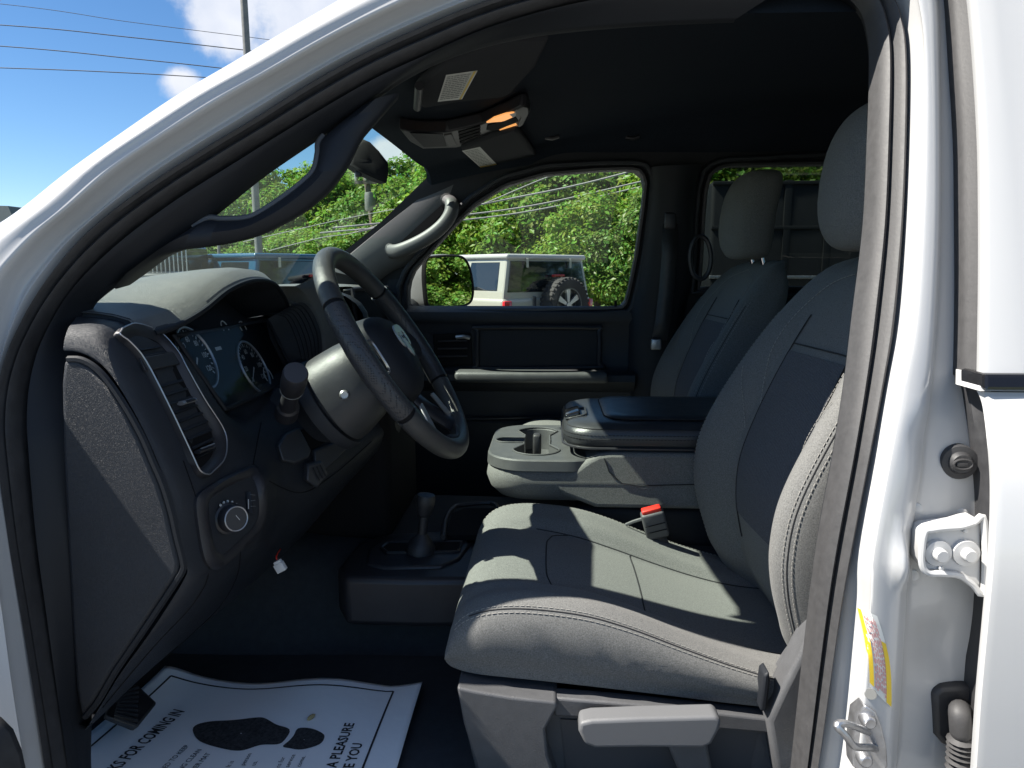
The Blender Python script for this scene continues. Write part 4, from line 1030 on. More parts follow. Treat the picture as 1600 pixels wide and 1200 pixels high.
    # pale decorative stitch: over the shoulder and down each bolster
    for sg in (0, 1):
        def rp(i, j):
            r = rows[i + 3]; return (r[j] if sg == 0 else r[m - 4 - j])
        pth = [rp(46, 54), rp(44, 44), rp(41, 37), rp(37, 34), rp(33, 35), rp(29, 40), rp(26, 44)]
        q = [p + V((-.0024, 0, .0014)) for p in crp(pth, 6)]
        o_ = stitches(q, .006, .003, .0007).build('stitching', M['thread'], s); o_['kind'] = 'stuff'
        pth = [rp(30, 27), rp(28, 31), rp(25, 36), rp(22, 42)]
        q = [p + V((-.0024, 0, .0014)) for p in crp(pth, 6)]
        o_ = stitches(q, .006, .003, .0007).build('stitching', M['thread'], s); o_['kind'] = 'stuff'
        for j in (16.5, 19.5):
            pth = []
            for r in rows[3:43]:
                i = int(j); a, c_ = (r[i], r[i + 1]) if sg == 0 else (r[m - 4 - i], r[m - 5 - i]); pth.append(a.lerp(c_, j - i) + V((-.0008, (-1 if sg == 0 else 1) * .0012, 0)))
            o_ = stitches(pth).build('stitching', M['thread'], s); o_['kind'] = 'stuff'
        pth = [(r[18] if sg == 0 else r[m - 4 - 18]) + V((-.0002, (-1 if sg == 0 else 1) * .0003, 0)) for r in rows[2:42]]
        MB().tube(pth, .0009, 5).build('piping', M['darkthread'], s)
    # headrest
    rows = []
    for k in range(25):
        t = k / 24 * math.pi; z = 1.705 - .122 * math.copysign(abs(math.cos(t)) ** .6, math.cos(t)); w = .135 * math.sin(t) ** .42 if 0 < k < 24 else .004
        dth = .066 * math.sin(t) ** .45 if 0 < k < 24 else .003
        xc = .525 + .10 * (z - 1.7) + .018 * ((z - 1.7) / .12) ** 2
        w *= 1 - .10 * (1.83 - z) / .25
        rows.append([V((xc + dth * math.copysign(abs(math.cos(a)) ** .75, math.cos(a)), SEATY + w * math.copysign(abs(math.sin(a)) ** .75, math.sin(a)), z)) for a in [i * math.pi / 20 for i in range(40)]])
    b = MB(); b.grid(rows, cu=True); b.build('headrest', M['cloth'], s, angle=80)
    for dy in (-.055, .055):
        MB().tube([(.575, SEATY + dy, 1.53), (.560, SEATY + dy, 1.58), (.55, SEATY + dy, 1.62)], .0065, 12).build('headrest_post', M['chrome'], s)
        MB().lathe([(.016, -.004), (.016, .006), (.010, .010), (.0, .010)], (.572, SEATY + dy, 1.545), (-.1, 0, 1), 16).build('post_guide', M['smooth'], s)
    # plastic base
    b = MB(); vs, fs = rbox_mb((.13, SEATY, .835), (.46, .44, .12), .02); b.add(vs, fs); b.build('seat_base', M['trim'], s)
    return s
dseat = build_seat()
tag(dseat, 'near grey cloth driver seat in patches of sunlight')
def copy_part(o, parent, off):
    n = {}
    c = o.copy(); COL.objects.link(c); c.parent = parent; c.location = o.location + V(off); WORLD[c.name] = WORLD[o.name] + V(off)
    for ch in list(o.children):
        d = ch.copy(); COL.objects.link(d); d.parent = c
        WORLD[d.name] = WORLD[ch.name] + V(off)
    return c
pseat = copy_part(dseat, truck, (.03, .905, .0))
tag(pseat, 'far passenger seat of dark cloth in the shade')

# near-side shield, lever (driver's seat only, the side one sees)
M['seatplastic'] = mat('seat_side_plastic', (0.075, 0.076, 0.080), 0.5, bump=('grain', 330, 0.5, 0.0008), var=(40, 0.1))
SY = .995
shf_ = [(714, 1076), (740, 1084), (800, 1094), (866, 1101), (866, 1100), (960, 1108), (1100, 1120), (1192, 1126), (1212, 1080), (1236, 1040), (1262, 1004), (1285, 980), (1275, 1240), (760, 1260), (738, 1180)]
b = MB(); b.prism(pts(SY + .03, shf_), (0, .04, 0)); b.build('side_shield', M['seatplastic'], dseat, bevel=.006, bseg=3)
fp = [(714, 1074), (740, 1080), (800, 1090), (868, 1097), (872, 1104), (862, 1122), (852, 1140), (856, 1180), (884, 1262), (768, 1264), (745, 1200), (724, 1130)]
b = MB(); b.prism(pts(SY - .004, fp), (0, .06, 0)); b.build('front_shield', M['seatplastic'], dseat, bevel=.009, bseg=4)
bd = [(862, 1090), (980, 1100), (1100, 1112), (1190, 1122), (1250, 1130), (1240, 1150), (1120, 1140), (990, 1128), (866, 1120)]
b = MB(); b.prism(pts(SY + .012, bd), (0, .03, 0)); b.build('shield_ridge', M['seatplastic'], dseat, bevel=.004, bseg=3)
tri = [(1262, 1000), (1290, 960), (1290, 1230), (1218, 1230), (1200, 1128), (1222, 1080)]
b = MB(); b.prism(pts(SY - .008, tri), (0, .05, 0)); b.build('recliner_cover', M['seatplastic'], dseat, bevel=.008, bseg=3)
gr = [(1188, 1112), (1194, 1056), (1202, 1050), (1204, 1064), (1198, 1112)]
b = MB(); b.prism(pts(SY - .004, gr), (0, .03, 0)); b.build('cloth_edge', M['trim'], dseat, bevel=.003, bseg=2)
lv = [(906, 1130), (925, 1126), (1000, 1123), (1120, 1120), (1128, 1128), (1124, 1142), (1112, 1164), (1098, 1170), (1010, 1169), (930, 1170), (914, 1164), (904, 1144)]
lev = MB(); lev.prism(pts(SY - .035, lv), (0, .035, 0)); lev.build('recline_lever', mat('lever_grey_plastic', (0.12, 0.122, 0.127), 0.5, bump=('grain', 360, 0.35, 0.0006)), dseat, bevel=.007, bseg=4)
la = [(1040, 1160), (1105, 1160), (1120, 1240), (1075, 1240)]
b = MB(); b.prism(pts(SY - .012, la), (0, .04, 0)); b.build('lever_arm', M['seatplastic'], dseat, bevel=.006)
rcp = [(876, 1124), (1000, 1130), (1185, 1142), (1172, 1200), (1150, 1260), (890, 1260)]
b = MB(); b.prism(pts(SY + .027, rcp), (0, .003, 0)); b.build('shield_recess', M['knee'], dseat)

# ------------------------------------------------------------------ folded middle seat: console and armrest
cns = empty('centre_console', (.1, YC, FZ), truck)
cns['label'] = 'fold down middle console with cup holders and padded armrest'
Y0, Y1 = 1.535, 1.905
def rrect(x0, x1, y0, y1, r, n=6, skew=None):
    o = []
    for cx, cy, a0 in ((x1 - r, y1 - r, 0), (x0 + r, y1 - r, 90), (x0 + r, y0 + r, 180), (x1 - r, y0 + r, 270)):
        for i in range(n + 1):
            a = R(a0 + 90 * i / n); o.append((cx + r * math.cos(a), cy + r * math.sin(a)))
    return o
bodyp = rrect(-.142, .50, Y0, Y1, .085, 8)
def inset(poly, d):
    cx = sum(p[0] for p in poly) / len(poly); cy = sum(p[1] for p in poly) / len(poly)
    hx = (max(p[0] for p in poly) - min(p[0] for p in poly)) / 2; hy = (max(p[1] for p in poly) - min(p[1] for p in poly)) / 2
    return [(cx + (p[0] - cx) * (1 - d / hx), cy + (p[1] - cy) * (1 - d / hy)) for p in poly]
rows = []
for d, z in ((.13, 1.035), (.06, 1.043), (.025, 1.055), (.008, 1.075), (.0, 1.10), (.004, 1.122), (.010, 1.128)): rows.append([V((x, y, z)) for x, y in inset(bodyp, d)])
b = MB(); b.grid(rows, cu=True); b.f.append(tuple(range(len(bodyp)))); b.m.append(0); b.build('cloth_body', M['cloth'], cns, angle=70)
tray_z = 1.150
trayp = rrect(-.136, .12, Y0 + .004, Y1 - .004, .085, 8)
def union_r(th):
    d = V((math.cos(th), math.sin(th)))
    def inside(x, y):
        return math.hypot(x, y - .092) < .050 or math.hypot(x, y + .092) < .052 or (abs(x) < .030 and abs(y) < .09) or (-.075 < x < 0 and abs(y) < .026) or math.hypot(x + .072, y) < .026
    r = .0
    while inside(d.x * r, d.y * r) and r < .2: r += .0015
    return r
hcx, hcy = -.030, YC
hole = [(hcx + union_r(t) * math.cos(t), hcy + union_r(t) * math.sin(t)) for t in [i * 2 * math.pi / 90 for i in range(90)]]
hole2 = rrect(.045, .092, YC - .05, YC + .05, .012, 4)
def holed_plate(outer, holes, z, depth, rim, name, m, parent, zf=lambda x, y: 0):
    bm = bmesh.new()
    loops = []
    for poly in [outer] + holes:
        vs = [bm.verts.new((x, y, z)) for x, y in poly]
        loops.append(vs)
        for i in range(len(vs)): bm.edges.new((vs[i], vs[(i + 1) % len(vs)]))
    bmesh.ops.triangle_fill(bm, use_beauty=True, use_dissolve=False, edges=list(bm.edges))
    bm.verts.index_update()
    v = [p.co.copy() for p in bm.verts]; f = [tuple(p.index for p in q.verts) for q in bm.faces]
    b = MB(); b.add(v, f)
    for poly in holes:
        r0 = [V((x, y, z)) for x, y in poly]; c = sum(r0, V((0, 0, 0))) / len(r0)
        rr_ = [r0, [p + V((0, 0, -.003)) + (c - p) * .03 for p in r0], [p + V((0, 0, -depth)) + (c - p) * .08 for p in r0]]
        b.grid(rr_, cu=True); o_ = len(b.v); b.v += rr_[-1]; b.f.append(tuple(range(o_, o_ + len(r0)))); b.m.append(0)
    r0 = [V((x, y, z)) for x, y in outer]; c = sum(r0, V((0, 0, 0))) / len(r0)
    b.grid([r0, [p + (p - c).normalized() * .004 + V((0, 0, -.003)) for p in r0], [p + (p - c).normalized() * .006 + V((0, 0, -rim)) for p in r0], [p + V((0, 0, -rim - .002)) for p in r0]], cu=True)
    bm.free()
    return b.build(name, m, parent, angle=30)
holed_plate(trayp, [hole, hole2], tray_z, .052, .024, 'cup_tray', M['console'], cns)
MB().tube([V((x, y, tray_z + .001)) for x, y in hole], .0022, 6, closed=True).build('cup_rim', M['console'], cns)
vs, fs = rbox_mb((-.03, YC - .0, tray_z - .008), (.02, .03, .05), .006); b = MB(); b.add(vs, fs); b.build('cup_finger', M['rubber'], cns)
# armrest pad
ap = rrect(.030, .55, Y0 + .004, Y1 - .004, .07, 8)
rows = []
for d, z in ((.03, 1.168), (.008, 1.172), (.0, 1.184), (.0, 1.202), (.004, 1.213), (.014, 1.2225), (.03, 1.228), (.06, 1.231), (.12, 1.233)): rows.append([V((x, y, z)) for x, y in inset(ap, d)])
b = MB(); b.grid(rows, cu=True); n_ = len(ap); b.f += [tuple(range(n_)), tuple(reversed(range(8 * n_, 9 * n_)))]; b.m += [0, 0]
b.build('armrest_pad', M['vinyl'], cns, angle=70)
MB().tube([V((x, y, 1.2165)) for x, y in inset(ap, .0075)], .0016, 6, closed=True).build('armrest_piping', M['darkthread'], cns)
for z, d in ((1.2045, .0006), (1.196, -.0002)):
    pth = [V((x, y, z)) for x, y in inset(ap, d - .0008)]; o_ = stitches(pth + pth[:1], .005, .003, .0008).build('stitching', M['darkthread'], cns); o_['kind'] = 'stuff'
MB().tube([V((x, y, 1.176)) for x, y in inset(ap, -.0005)], .003, 6, closed=True).build('lid_edge', M['smooth'], cns)
pnl = rrect(.12, .50, Y0 + .045, Y1 - .045, .05, 8)
rows = [[V((x, y, z)) for x, y in inset(pnl, d)] for d, z in ((0, 1.2325), (.004, 1.2365), (.03, 1.238))]
b = MB(); b.grid(rows, cu=True); b.f.append(tuple(range(2 * len(pnl), 3 * len(pnl)))); b.m.append(0); b.build('pad_panel', M['vinyl'], cns, angle=60)
MB().tube([V((x, y, 1.2328)) for x, y in pnl], .0014, 5, closed=True).build('pad_seam', M['darkthread'], cns)
vs, fs = rbox_mb((.052, YC - .05, 1.226), (.036, .075, .018), .005, Matrix.Rotation(R(-18), 3, 'Y')); b = MB(); b.add(vs, fs); b.build('lid_latch', M['gloss'], cns)
b = MB(); b.tube(resample([V((x, y, 1.233 + (x - .08) * .25)) for x, y in rrect(.036, .082, YC - .095, YC - .005, .01, 4)], 40, True), .0022, 6, closed=True); b.build('latch_frame', M['vinyl'], cns)
# seam and panel on the near side of the body
MB().tube([P(944, 716, Y0 - .0005), P(952, 738, Y0 - .0005), P(972, 755, Y0 - .0005), P(1000, 759, Y0 - .001), P(1085, 757, Y0 - .001)], .0012, 5).build('body_seam', M['darkthread'], cns)
bp_ = [(.0, 1.100), (.03, 1.113), (.055, 1.130), (.08, 1.150), (.105, 1.164), (.13, 1.168), (.52, 1.168), (.52, 1.045), (.10, 1.045), (.03, 1.072)]
b = MB(); b.prism([V((x, Y0 + .001, z)) for x, z in bp_], (0, Y1 - Y0 - .002, 0)); b.build('bin_body', M['cloth'], cns, bevel=.010, bseg=3)
vs, fs = rbox_mb((.25, YC, .99), (.4, .30, .10), .02); b = MB(); b.add(vs, fs); b.build('console_foot', M['trim'], cns)

# buckle between seat and console
bk = empty('seat_belt_buckle', P(1025, 845, 1.47), truck)
Yb = 1.475
q = [(998, 806), (1020, 795), (1032, 788), (1047, 836), (1040, 846), (1012, 834)]
ang = Matrix.Rotation(R(-16), 3, 'Y') @ Matrix.Rotation(R(12), 3, 'X')
cB = P(1023, 818, Yb)
vs, fs = rbox_mb(cB, (.048, .026, .062), .006, ang, 3); b = MB(); b.add(vs, fs); b.build('buckle_body', M['seatplastic'], bk)
cR = cB + ang @ V((.0, 0, .033)); vs, fs = rbox_mb(cR, (.040, .018, .012), .003, ang, 2); b = MB(); b.add(vs, fs); b.build('release_button', M['red'], bk)
for k in range(2):
    cR = cB + ang @ V((.0, -.0135, .005 - .016 * k)); vs, fs = rbox_mb(cR, (.042, .002, .0015), .0004, ang, 1); b = MB(); b.add(vs, fs); b.build('body_groove', M['black'], bk)
MB().tube(crp([cB + ang @ V((0, 0, -.03)), cB + V((.03, .01, -.07)), cB + V((.07, .02, -.10))], 4), .016, 10, sy=.4).build('belt_stalk', M['rubber'], bk)
MB().tube(crp([P(978, 820, Yb + .01), P(990, 815, Yb + .005), P(1003, 811, Yb)], 4), .0035, 6).build('stalk_cable', M['seatplastic'], bk)

# ------------------------------------------------------------------ paper mat on the floor
A_, C_ = PZ(258, 1048, FZ + .03), PZ(660, 1077, FZ + .012)
def paper_pt(s, t):
    yt = A_.y + (C_.y - A_.y) * s
    y = .935 + (yt - .935) * t
    x = A_.x + (C_.x - A_.x) * s - .17 * (1 - s) * (yt - y)
    z = FZ + .019 + .018 * math.exp(-(s / .10) ** 2) * t ** 3 + .006 * math.sin(s * 11 + .9) * t ** 2 + .003 * math.sin(s * 5 + t * 4) + .010 * max(0, s - .88) / .12 * t ** 2
    return V((x, y, z))
paper = MB(); paper.grid([[paper_pt(i / 50, j / 40) for i in range(51)] for j in range(41)])
mat_root = empty('paper_floor_mat', (A_.x + .25, 1.18, FZ), None)
tag(mat_root, 'white paper floor mat printed with a shoe sole and THANKS FOR COMING IN', 'floor mat')
paper.build('paper_sheet', M['paper'], mat_root, solid=.0006)
PB = paper.bvh()
def pq(u, v, h=.0012):
    r_ = hit(PB, u, v, h)
    return r_ if r_ else PZ(u, v, FZ + .012 + h)
def drop(x, y, h=.0012):
    p, n, i, l = PB.ray_cast(V((x, y, FZ + .3)), V((0, 0, -1)))
    return p + V((0, 0, h)) if p is not None else None
def inked(poly, name, m, n=80):
    q = resample([V((u, v, 0)) for u, v in poly], n, True)
    cx = sum(p.x for p in q) / n; cy = sum(p.y for p in q) / n
    rows = [[pq(cx + (p.x - cx) * k, cy + (p.y - cy) * k) for p in q] for k in (1, .75, .5, .25, .02)]
    b = MB(); b.grid(rows, cu=True); return b.build(name, m, mat_root)
inked([(p.x, p.y) for p in crp([V((u, v, 0)) for u, v in ((301, 1142), (308, 1133), (330, 1128), (365, 1126), (400, 1122), (414, 1123), (432, 1133), (453, 1141), (444, 1158), (433, 1164), (407, 1165), (376, 1174), (345, 1170), (312, 1159))], 4, True)], 'shoe_sole', M['inkgrey'])
inked([(p.x, p.y) for p in crp([V((u, v, 0)) for u, v in ((466, 1139), (486, 1139), (503, 1146), (507, 1153), (499, 1164), (472, 1172), (452, 1170), (442, 1167), (452, 1158), (459, 1150))], 4, True)], 'shoe_heel', M['inkgrey'])
def line(l, w, name='border_line'):
    q = resample(l, max(4, len(l) * 8)); b = MB(); rows = []
    for i, p in enumerate(q):
        t = (q[min(i + 1, len(q) - 1)] - q[max(i - 1, 0)]); nrm = V((-t.y, t.x, 0)).normalized() * w / 2
        a, c = drop(p.x + nrm.x, p.y + nrm.y), drop(p.x - nrm.x, p.y - nrm.y)
        if a and c: rows.append([a, c])
    if len(rows) > 1: b.grid(rows); b.build(name, M['ink'], mat_root)
def pl(s, t): return paper_pt(s, t)
line([pl(.055, .93), pl(.3, .93), pl(.6, .93), pl(.90, .93)], .0035)
line([pl(.90, .93), pl(.90, .5), pl(.90, .02)], .0035)
line([pl(.055, .93), pl(.055, .5), pl(.055, .02)], .0035)
def ptext(txt, u, v, h, align='RIGHT', bold=.0, sx=1.0, sk=0.0):
    """lettering reading across the cab; (u, v) is the pixel of the end of its baseline"""
    o_ = pq(u, v); size = h / .70
    vv, ff = text_mb(txt, lambda x, y: (o_.x - y + sk * x * sx, o_.y + x * sx + sk * y), size, align, bold=bold)
    b = MB(); ok = []
    for x, y in vv:
        d = drop(x, y); b.v.append(d if d else V((x, y, FZ + .013))); ok.append(d is not None)
    for f in ff:
        if all(ok[i] for i in f): b.f.append(f); b.m.append(0)
    if b.f: b.build('lettering', M['ink'], mat_root, smooth=False, fix=False)
ptext('THANKS FOR COMING IN', 289, 1112, .0205, bold=.0006, sx=.62, sk=.14)
ptext('RED TO KEEP', 296, 1166, .0085, sx=.9, sk=.11); ptext('TING CLEAN', 316, 1172, .0085, sx=.9, sk=.11); ptext('PER MAT', 330, 1178, .0085, sx=.9, sk=.11)
ptext('It is', 366, 1190, .0075); ptext('person', 394, 1178, .0075); ptext('us.', 403, 1190, .0075)
ptext('ns for', 446, 1184, .0075); ptext('service', 462, 1180, .0075); ptext('come.', 478, 1182, .0075)
ptext('A PLEASURE', 554, 1131, .0165, bold=.0005, sx=.86); ptext('VE YOU', 567, 1162, .0165, bold=.0005, sx=.86)
lf = pq(486, 1124, .004); b = MB()
b.lathe([(.0, -.009), (.003, -.005), (.004, 0), (.003, .006), (.0, .010)], lf, (.5, .8, .1), 8); tag(b.build('dry_seed', mat('dry_seed', (.35, .27, .13), .7)), 'small tan seed lying on the paper mat above the heel print', 'seed')
M['pillar'] = mat('grey_pillar_plastic', (0.085, 0.085, 0.086), 0.5, bump=('grain', 300, 0.3, 0.0006))
# ------------------------------------------------------------------ ceiling, pillars, passenger side
def PPL(u, v, n, d):
    """line of sight meets the plane n.p = d"""
    n = V(n); r = ray(u, v); return CAMP + r * ((d - n.dot(CAMP)) / n.dot(r))
def roofp(u, v, d=1.936): return PPL(u, v, (-.2, 0, 1), d)
def Yp(z): return 2.475 - .20 * max(0, z - 1.40)
def PW(u, v, off=0.0):
    Y = 2.4
    for _ in range(20): Y = Yp(P(u, v, Y).z) + off
    return P(u, v, Y)
# headliner
st = [(-.40, 1.865, 1.145, 2.33), (-.30, 1.886, 1.14, 2.35), (-.15, 1.918, 1.135, 2.37), (.0, 1.955, 1.16, 2.385), (.2, 1.995, 1.155, 2.39), (.5, 2.015, 1.155, 2.39), (1.0, 2.01, 1.155, 2.39), (1.5, 1.985, 1.16, 2.385), (1.72, 1.94, 1.17, 2.37)]
curves = []
for x, z, y0, y1 in st:
    rz = min(z - .012, 1.955)
    bow = .05 if x < -.35 else 0.0
    def X_(y): return x - bow * (1 - ((y - YC) / .62) ** 2) + .03 * (bow > 0)
    curves.append([(X_(y), y, zz) for y, zz in ((y0, rz - .035), (y0 + .03, rz), (y0 + .14, z - .004), (1.5, z + .012), (YC, z + .015), (1.95, z + .012), (y1 - .14, z - .004), (y1 - .03, min(rz, 1.925)), (y1 + .0, min(rz, 1.925) - .04))])
hl = MB(); hl.loft(curves, 40, 4)
head = empty('headliner', (.5, YC, 1.9), truck)
hl.build('roof_lining', M['headliner'], head, angle=70)
HB_ = hl.bvh()
f0 = crn(curves[0], 40)
b = MB(); b.grid([f0, [p + V((-.012, 0, .010)) for p in f0], [p + V((-.005, 0, .03)) for p in f0], [p + V((.03, 0, .05)) for p in f0]]); b.build('front_header', M['headliner'], head)
# driver's side rail and A pillar trim
IT = IA[0:26]
o3 = crp(pss(IT, .022), 4)
U1 = [(134, 1230), (132, 1190), (135, 1072), (138, 962), (142, 831), (146, 700), (140, 650), (132, 600), (126, 552), (128, 512), (136, 482), (152, 464), (190, 436), (240, 402), (290, 364), (337, 331), (400, 280), (460, 238), (510, 205), (560, 172), (620, 128), (690, 92), (770, 66), (870, 48), (1010, 36), (1150, 30)]
i3 = crp([PS(u, v, .062) for u, v in U1], 4)
b = MB()
rws = [[p + V((0, .01, 0)) for p in o3], [p.lerp(q, .1) + V((0, -.012, 0)) for p, q in zip(o3, i3)], [p.lerp(q, .5) + V((0, -.012, 0)) for p, q in zip(o3, i3)], [p.lerp(q, .9) + V((0, -.004, 0)) for p, q in zip(o3, i3)], i3, [p + V((0, .015, 0)) for p in i3], [p.lerp(q, .3) + V((-.02, .03, 0)) for p, q in zip(i3, o3)]]
cols = [crp([r[j] for r in rws], 3) for j in range(len(rws[0]))]
pt = empty('pillar_trim', i3[50], truck)
b.grid([[c[i] for c in cols] for i in range(len(cols[0]))]); b.build('pillar_cover', M['trim'], pt, angle=60)
Hh = [(240, 402), (290, 366), (325, 343), (345, 343), (362, 343), (382, 342), (402, 336), (440, 312), (476, 284), (492, 266), (498, 240), (500, 222), (520, 202), (560, 172)]
Ho = [(180, 452), (240, 408), (282, 392), (318, 387), (345, 383), (376, 377), (408, 366), (462, 339), (507, 304), (535, 270), (552, 242), (567, 214), (592, 184), (624, 146)]
h3, o3_ = crp([PS(u, v, .062) for u, v in Hh], 6), crp([PS(u, v, .062) for u, v in Ho], 6)
b = MB(); b.grid([[p.lerp(q, .12) + V((.0, .03, 0)) for p, q in zip(h3, o3_)], h3, [p.lerp(q, .12) + V((0, -.012, 0)) for p, q in zip(h3, o3_)], [p.lerp(q, .5) + V((0, -.020, 0)) for p, q in zip(h3, o3_)], [p.lerp(q, .9) + V((0, -.010, 0)) for p, q in zip(h3, o3_)], o3_, [p.lerp(q, .88) + V((0, .025, 0)) for p, q in zip(h3, o3_)], [p.lerp(q, .5) + V((0, .032, 0)) for p, q in zip(h3, o3_)]], cv=True)
b.build('grab_handle', M['trim'], pt, angle=60)
MB().tube([p + V((0, -.002, 0)) for p in h3[8:70]], .0055, 8).build('rim_highlight', M['pillar'], pt)  # paler tube drawn in for the light along the handle's inner edge
# rear pillar inner trim (driver side) and rear cab walls
IB = IA[24:39]
o3 = crp(pss(IB, .03), 4)
b = MB(); b.grid([[p + V((0, .0, 0)) for p in o3], [p + V((.01, .03, 0)) for p in o3], [p + V((.06, .06, 0)) for p in o3], [p + V((.17, .06, 0)) for p in o3], [p + V((.20, .02, 0)) for p in o3]]); b.build('pillar_cover', M['trim'], pt)

# passenger-side upper wall with two window openings
FWN = [(634, 489), (634, 446), (645, 420), (668, 396), (707, 352), (742, 318), (790, 288), (850, 271), (930, 264), (985, 262), (1003, 266), (1010, 284), (1005, 330), (995, 400), (985, 450), (977, 480), (960, 482)]
RWN = [(1090, 452), (1094, 400), (1097, 340), (1101, 296), (1108, 272), (1122, 260), (1145, 256), (1280, 254), (1420, 254), (1470, 256), (1500, 270), (1500, 452)]
def side2(l):
    o = []
    for u, v in l:
        p = PW(u, v); o.append((p.x, p.z))
    return o
hF, hR = side2(FWN), side2(RWN)
outer = [(-1.02, 1.405), (-.80, 1.53), (-.55, 1.71), (-.33, 1.90), (-.2, 1.95), (.1, 1.965), (1.75, 1.965), (1.75, 1.405)]
def wall_plate(outer, holes, yf, th, name, m, parent):
    bm = bmesh.new()
    for poly in [outer] + holes:
        vs = [bm.verts.new((x, yf(z), z)) for x, z in poly]
        for i in range(len(vs)): bm.edges.new((vs[i], vs[(i + 1) % len(vs)]))
    bmesh.ops.triangle_fill(bm, use_beauty=True, use_dissolve=False, edges=list(bm.edges), normal=(0, 1, 0))
    bm.verts.index_update()
    b = MB(); v = [p.co.copy() for p in bm.verts]; f = [tuple(p.index for p in q.verts) for q in bm.faces]; bm.free()
    b.add(v, f); b.add([p + V((0, th, 0)) for p in v], f)
    for poly in [outer] + holes:
        r0 = [V((x, yf(z), z)) for x, z in poly]; b.grid([r0, [p + V((0, th, 0)) for p in r0]], cu=True)
    return b.build(name, m, parent, smooth=False)
pw = empty('passenger_side_wall', (.4, 2.5, .8), truck)
wall_plate(outer, [[(p.x, p.y) for p in resample([V((x, z, 0)) for x, z in hF], 60, True)], [(p.x, p.y) for p in resample([V((x, z, 0)) for x, z in hR], 60, True)]], Yp, .09, 'upper_wall', M['trim'], pw)
for hole, nm in ((hF, 'front'), (hR, 'rear')):
    q = resample([V((x, Yp(z) - .004, z)) for x, z in hole], 90, True)
    MB().tube(q, .011, 8, closed=True, sy=.8).build('window_seal', M['smooth'], pw)
    MB().tube([p + V((0, -.012, 0)) + (p - sum(q, V((0, 0, 0))) / 90).normalized() * .022 for p in q], .009, 8, closed=True).build('frame_edge', M['dash'], pw)
def pane(hole, m, name, parent, off=.05):
    c = V((sum(x for x, z in hole) / len(hole), 0, sum(z for x, z in hole) / len(hole)))
    q = [V((c.x + (x - c.x) * 1.04, Yp(z) + off, c.z + (z - c.z) * 1.06)) for x, z in hole]
    b = MB(); b.prism(q, (0, .004, 0)); return b.build(name, m, parent, smooth=False)
pane(hF, M['side'], 'front_window', pw); pane(hR, M['privacy'], 'rear_window', pw)
# door panel, rows from the belt down
pd = empty('passenger_door', (.0, 2.47, .8), truck)
rowsd = [(478, 2.50), (484, 2.462), (488, 2.447), (498, 2.444), (504, 2.452), (510, 2.462), (570, 2.462), (577, 2.452), (581, 2.425), (586, 2.405), (596, 2.40), (603, 2.412), (612, 2.445), (650, 2.452), (655, 2.440), (662, 2.425), (672, 2.43), (760, 2.45), (860, 2.46)]
x0, x1 = P(560, 500, 2.45).x, P(992, 500, 2.45).x
b = MB(); rr = []
for v, Y in rowsd:
    z = P(820, v, Y).z; rr.append([V((x, Y, z)) for x in [x0 + (x1 - x0) * i / 30 for i in range(31)]])
b.grid(rr); b.grid([[r[-1], r[-1] + V((.0, .12, 0))] for r in rr]); b.build('door_panel', M['dash'], pd, angle=45)
arm = MB(); vs, fs = rbox_mb((P(830, 590, 2.40).x, 2.405, P(830, 588, 2.40).z), (.50, .09, .036), .012); arm.add(vs, fs); arm.build('armrest', M['console'], pd)
fr4 = [P(u, v, 2.452) for u, v in ((746, 520), (752, 512), (925, 512), (936, 518), (936, 566), (930, 574), (756, 576), (746, 568))]
MB().tube(crp(fr4, 4, True), .008, 8, closed=True).build('panel_frame', M['smooth'], pd)
b = MB(); b.prism([P(u, v, 2.458) for u, v in ((750, 516), (932, 516), (932, 570), (750, 572))], (0, .004, 0)); b.build('inset_panel', M['trim'], pd)
b = MB(); b.prism([P(u, v, 2.447) for u, v in ((676, 522), (736, 520), (738, 570), (680, 573))], (0, .01, 0)); b.build('handle_recess', M['black'], pd, bevel=.003)
for v in (532, 544, 556): MB().tube([P(684, v + 1, 2.445), P(730, v, 2.445)], .006, 6, sy=.5).build('handle_slat', M['smooth'], pd)
MB().tube(crp([P(713, 527, 2.44), P(724, 526, 2.435), P(734, 528, 2.44)], 3), .007, 8).build('door_handle', M['silver'], pd)
MB().tube([P(1020, 476, 2.43), P(1020, 505, 2.43)], .003, 6).build('lock_pin', M['trim'], pd)
MB().tube([P(962, 470, 2.46), P(962, 490, 2.46)], .004, 8).build('lock_knob', M['black'], pd)
MB().tube([P(720, 655, 2.43), P(860, 652, 2.43), P(980, 650, 2.43)], .004, 6).build('pocket_edge', M['smooth'], pd)
# centre pillar, lower rear wall
bp = MB()
Lp = [(1014, 262), (1016, 284), (1012, 330), (1003, 400), (994, 450), (985, 482), (982, 560), (980, 640), (976, 800)]
Rp = [(1098, 258), (1090, 284), (1086, 330), (1084, 400), (1078, 450), (1070, 482), (1060, 560), (1050, 640), (1040, 800)]
l3, r3 = crp([PW(u, v, -.02) for u, v in Lp], 5), crp([PW(u, v, -.03) for u, v in Rp], 5)
bp.grid([[p + V((0, .06, 0)) for p in l3], l3, [p.lerp(q, .2) + V((0, -.03, 0)) for p, q in zip(l3, r3)], [p.lerp(q, .8) + V((0, -.035, 0)) for p, q in zip(l3, r3)], r3, [p + V((0, .06, 0)) for p in r3]])
bp.build('centre_pillar', M['trim'], pw, angle=60)
b = MB(); b.box((.9, 2.52, 1.08), (1.75, .10, .66)); b.box((-.75, 2.54, 1.08), (.75, .06, .70)); b.build('lower_wall', M['trim'], pw, smooth=False)
b = MB(); b.box((.4, 2.68, 1.08), (2.6, .14, .62)); b.build('outer_skin', M['paint'], body, bevel=.03, bseg=3)
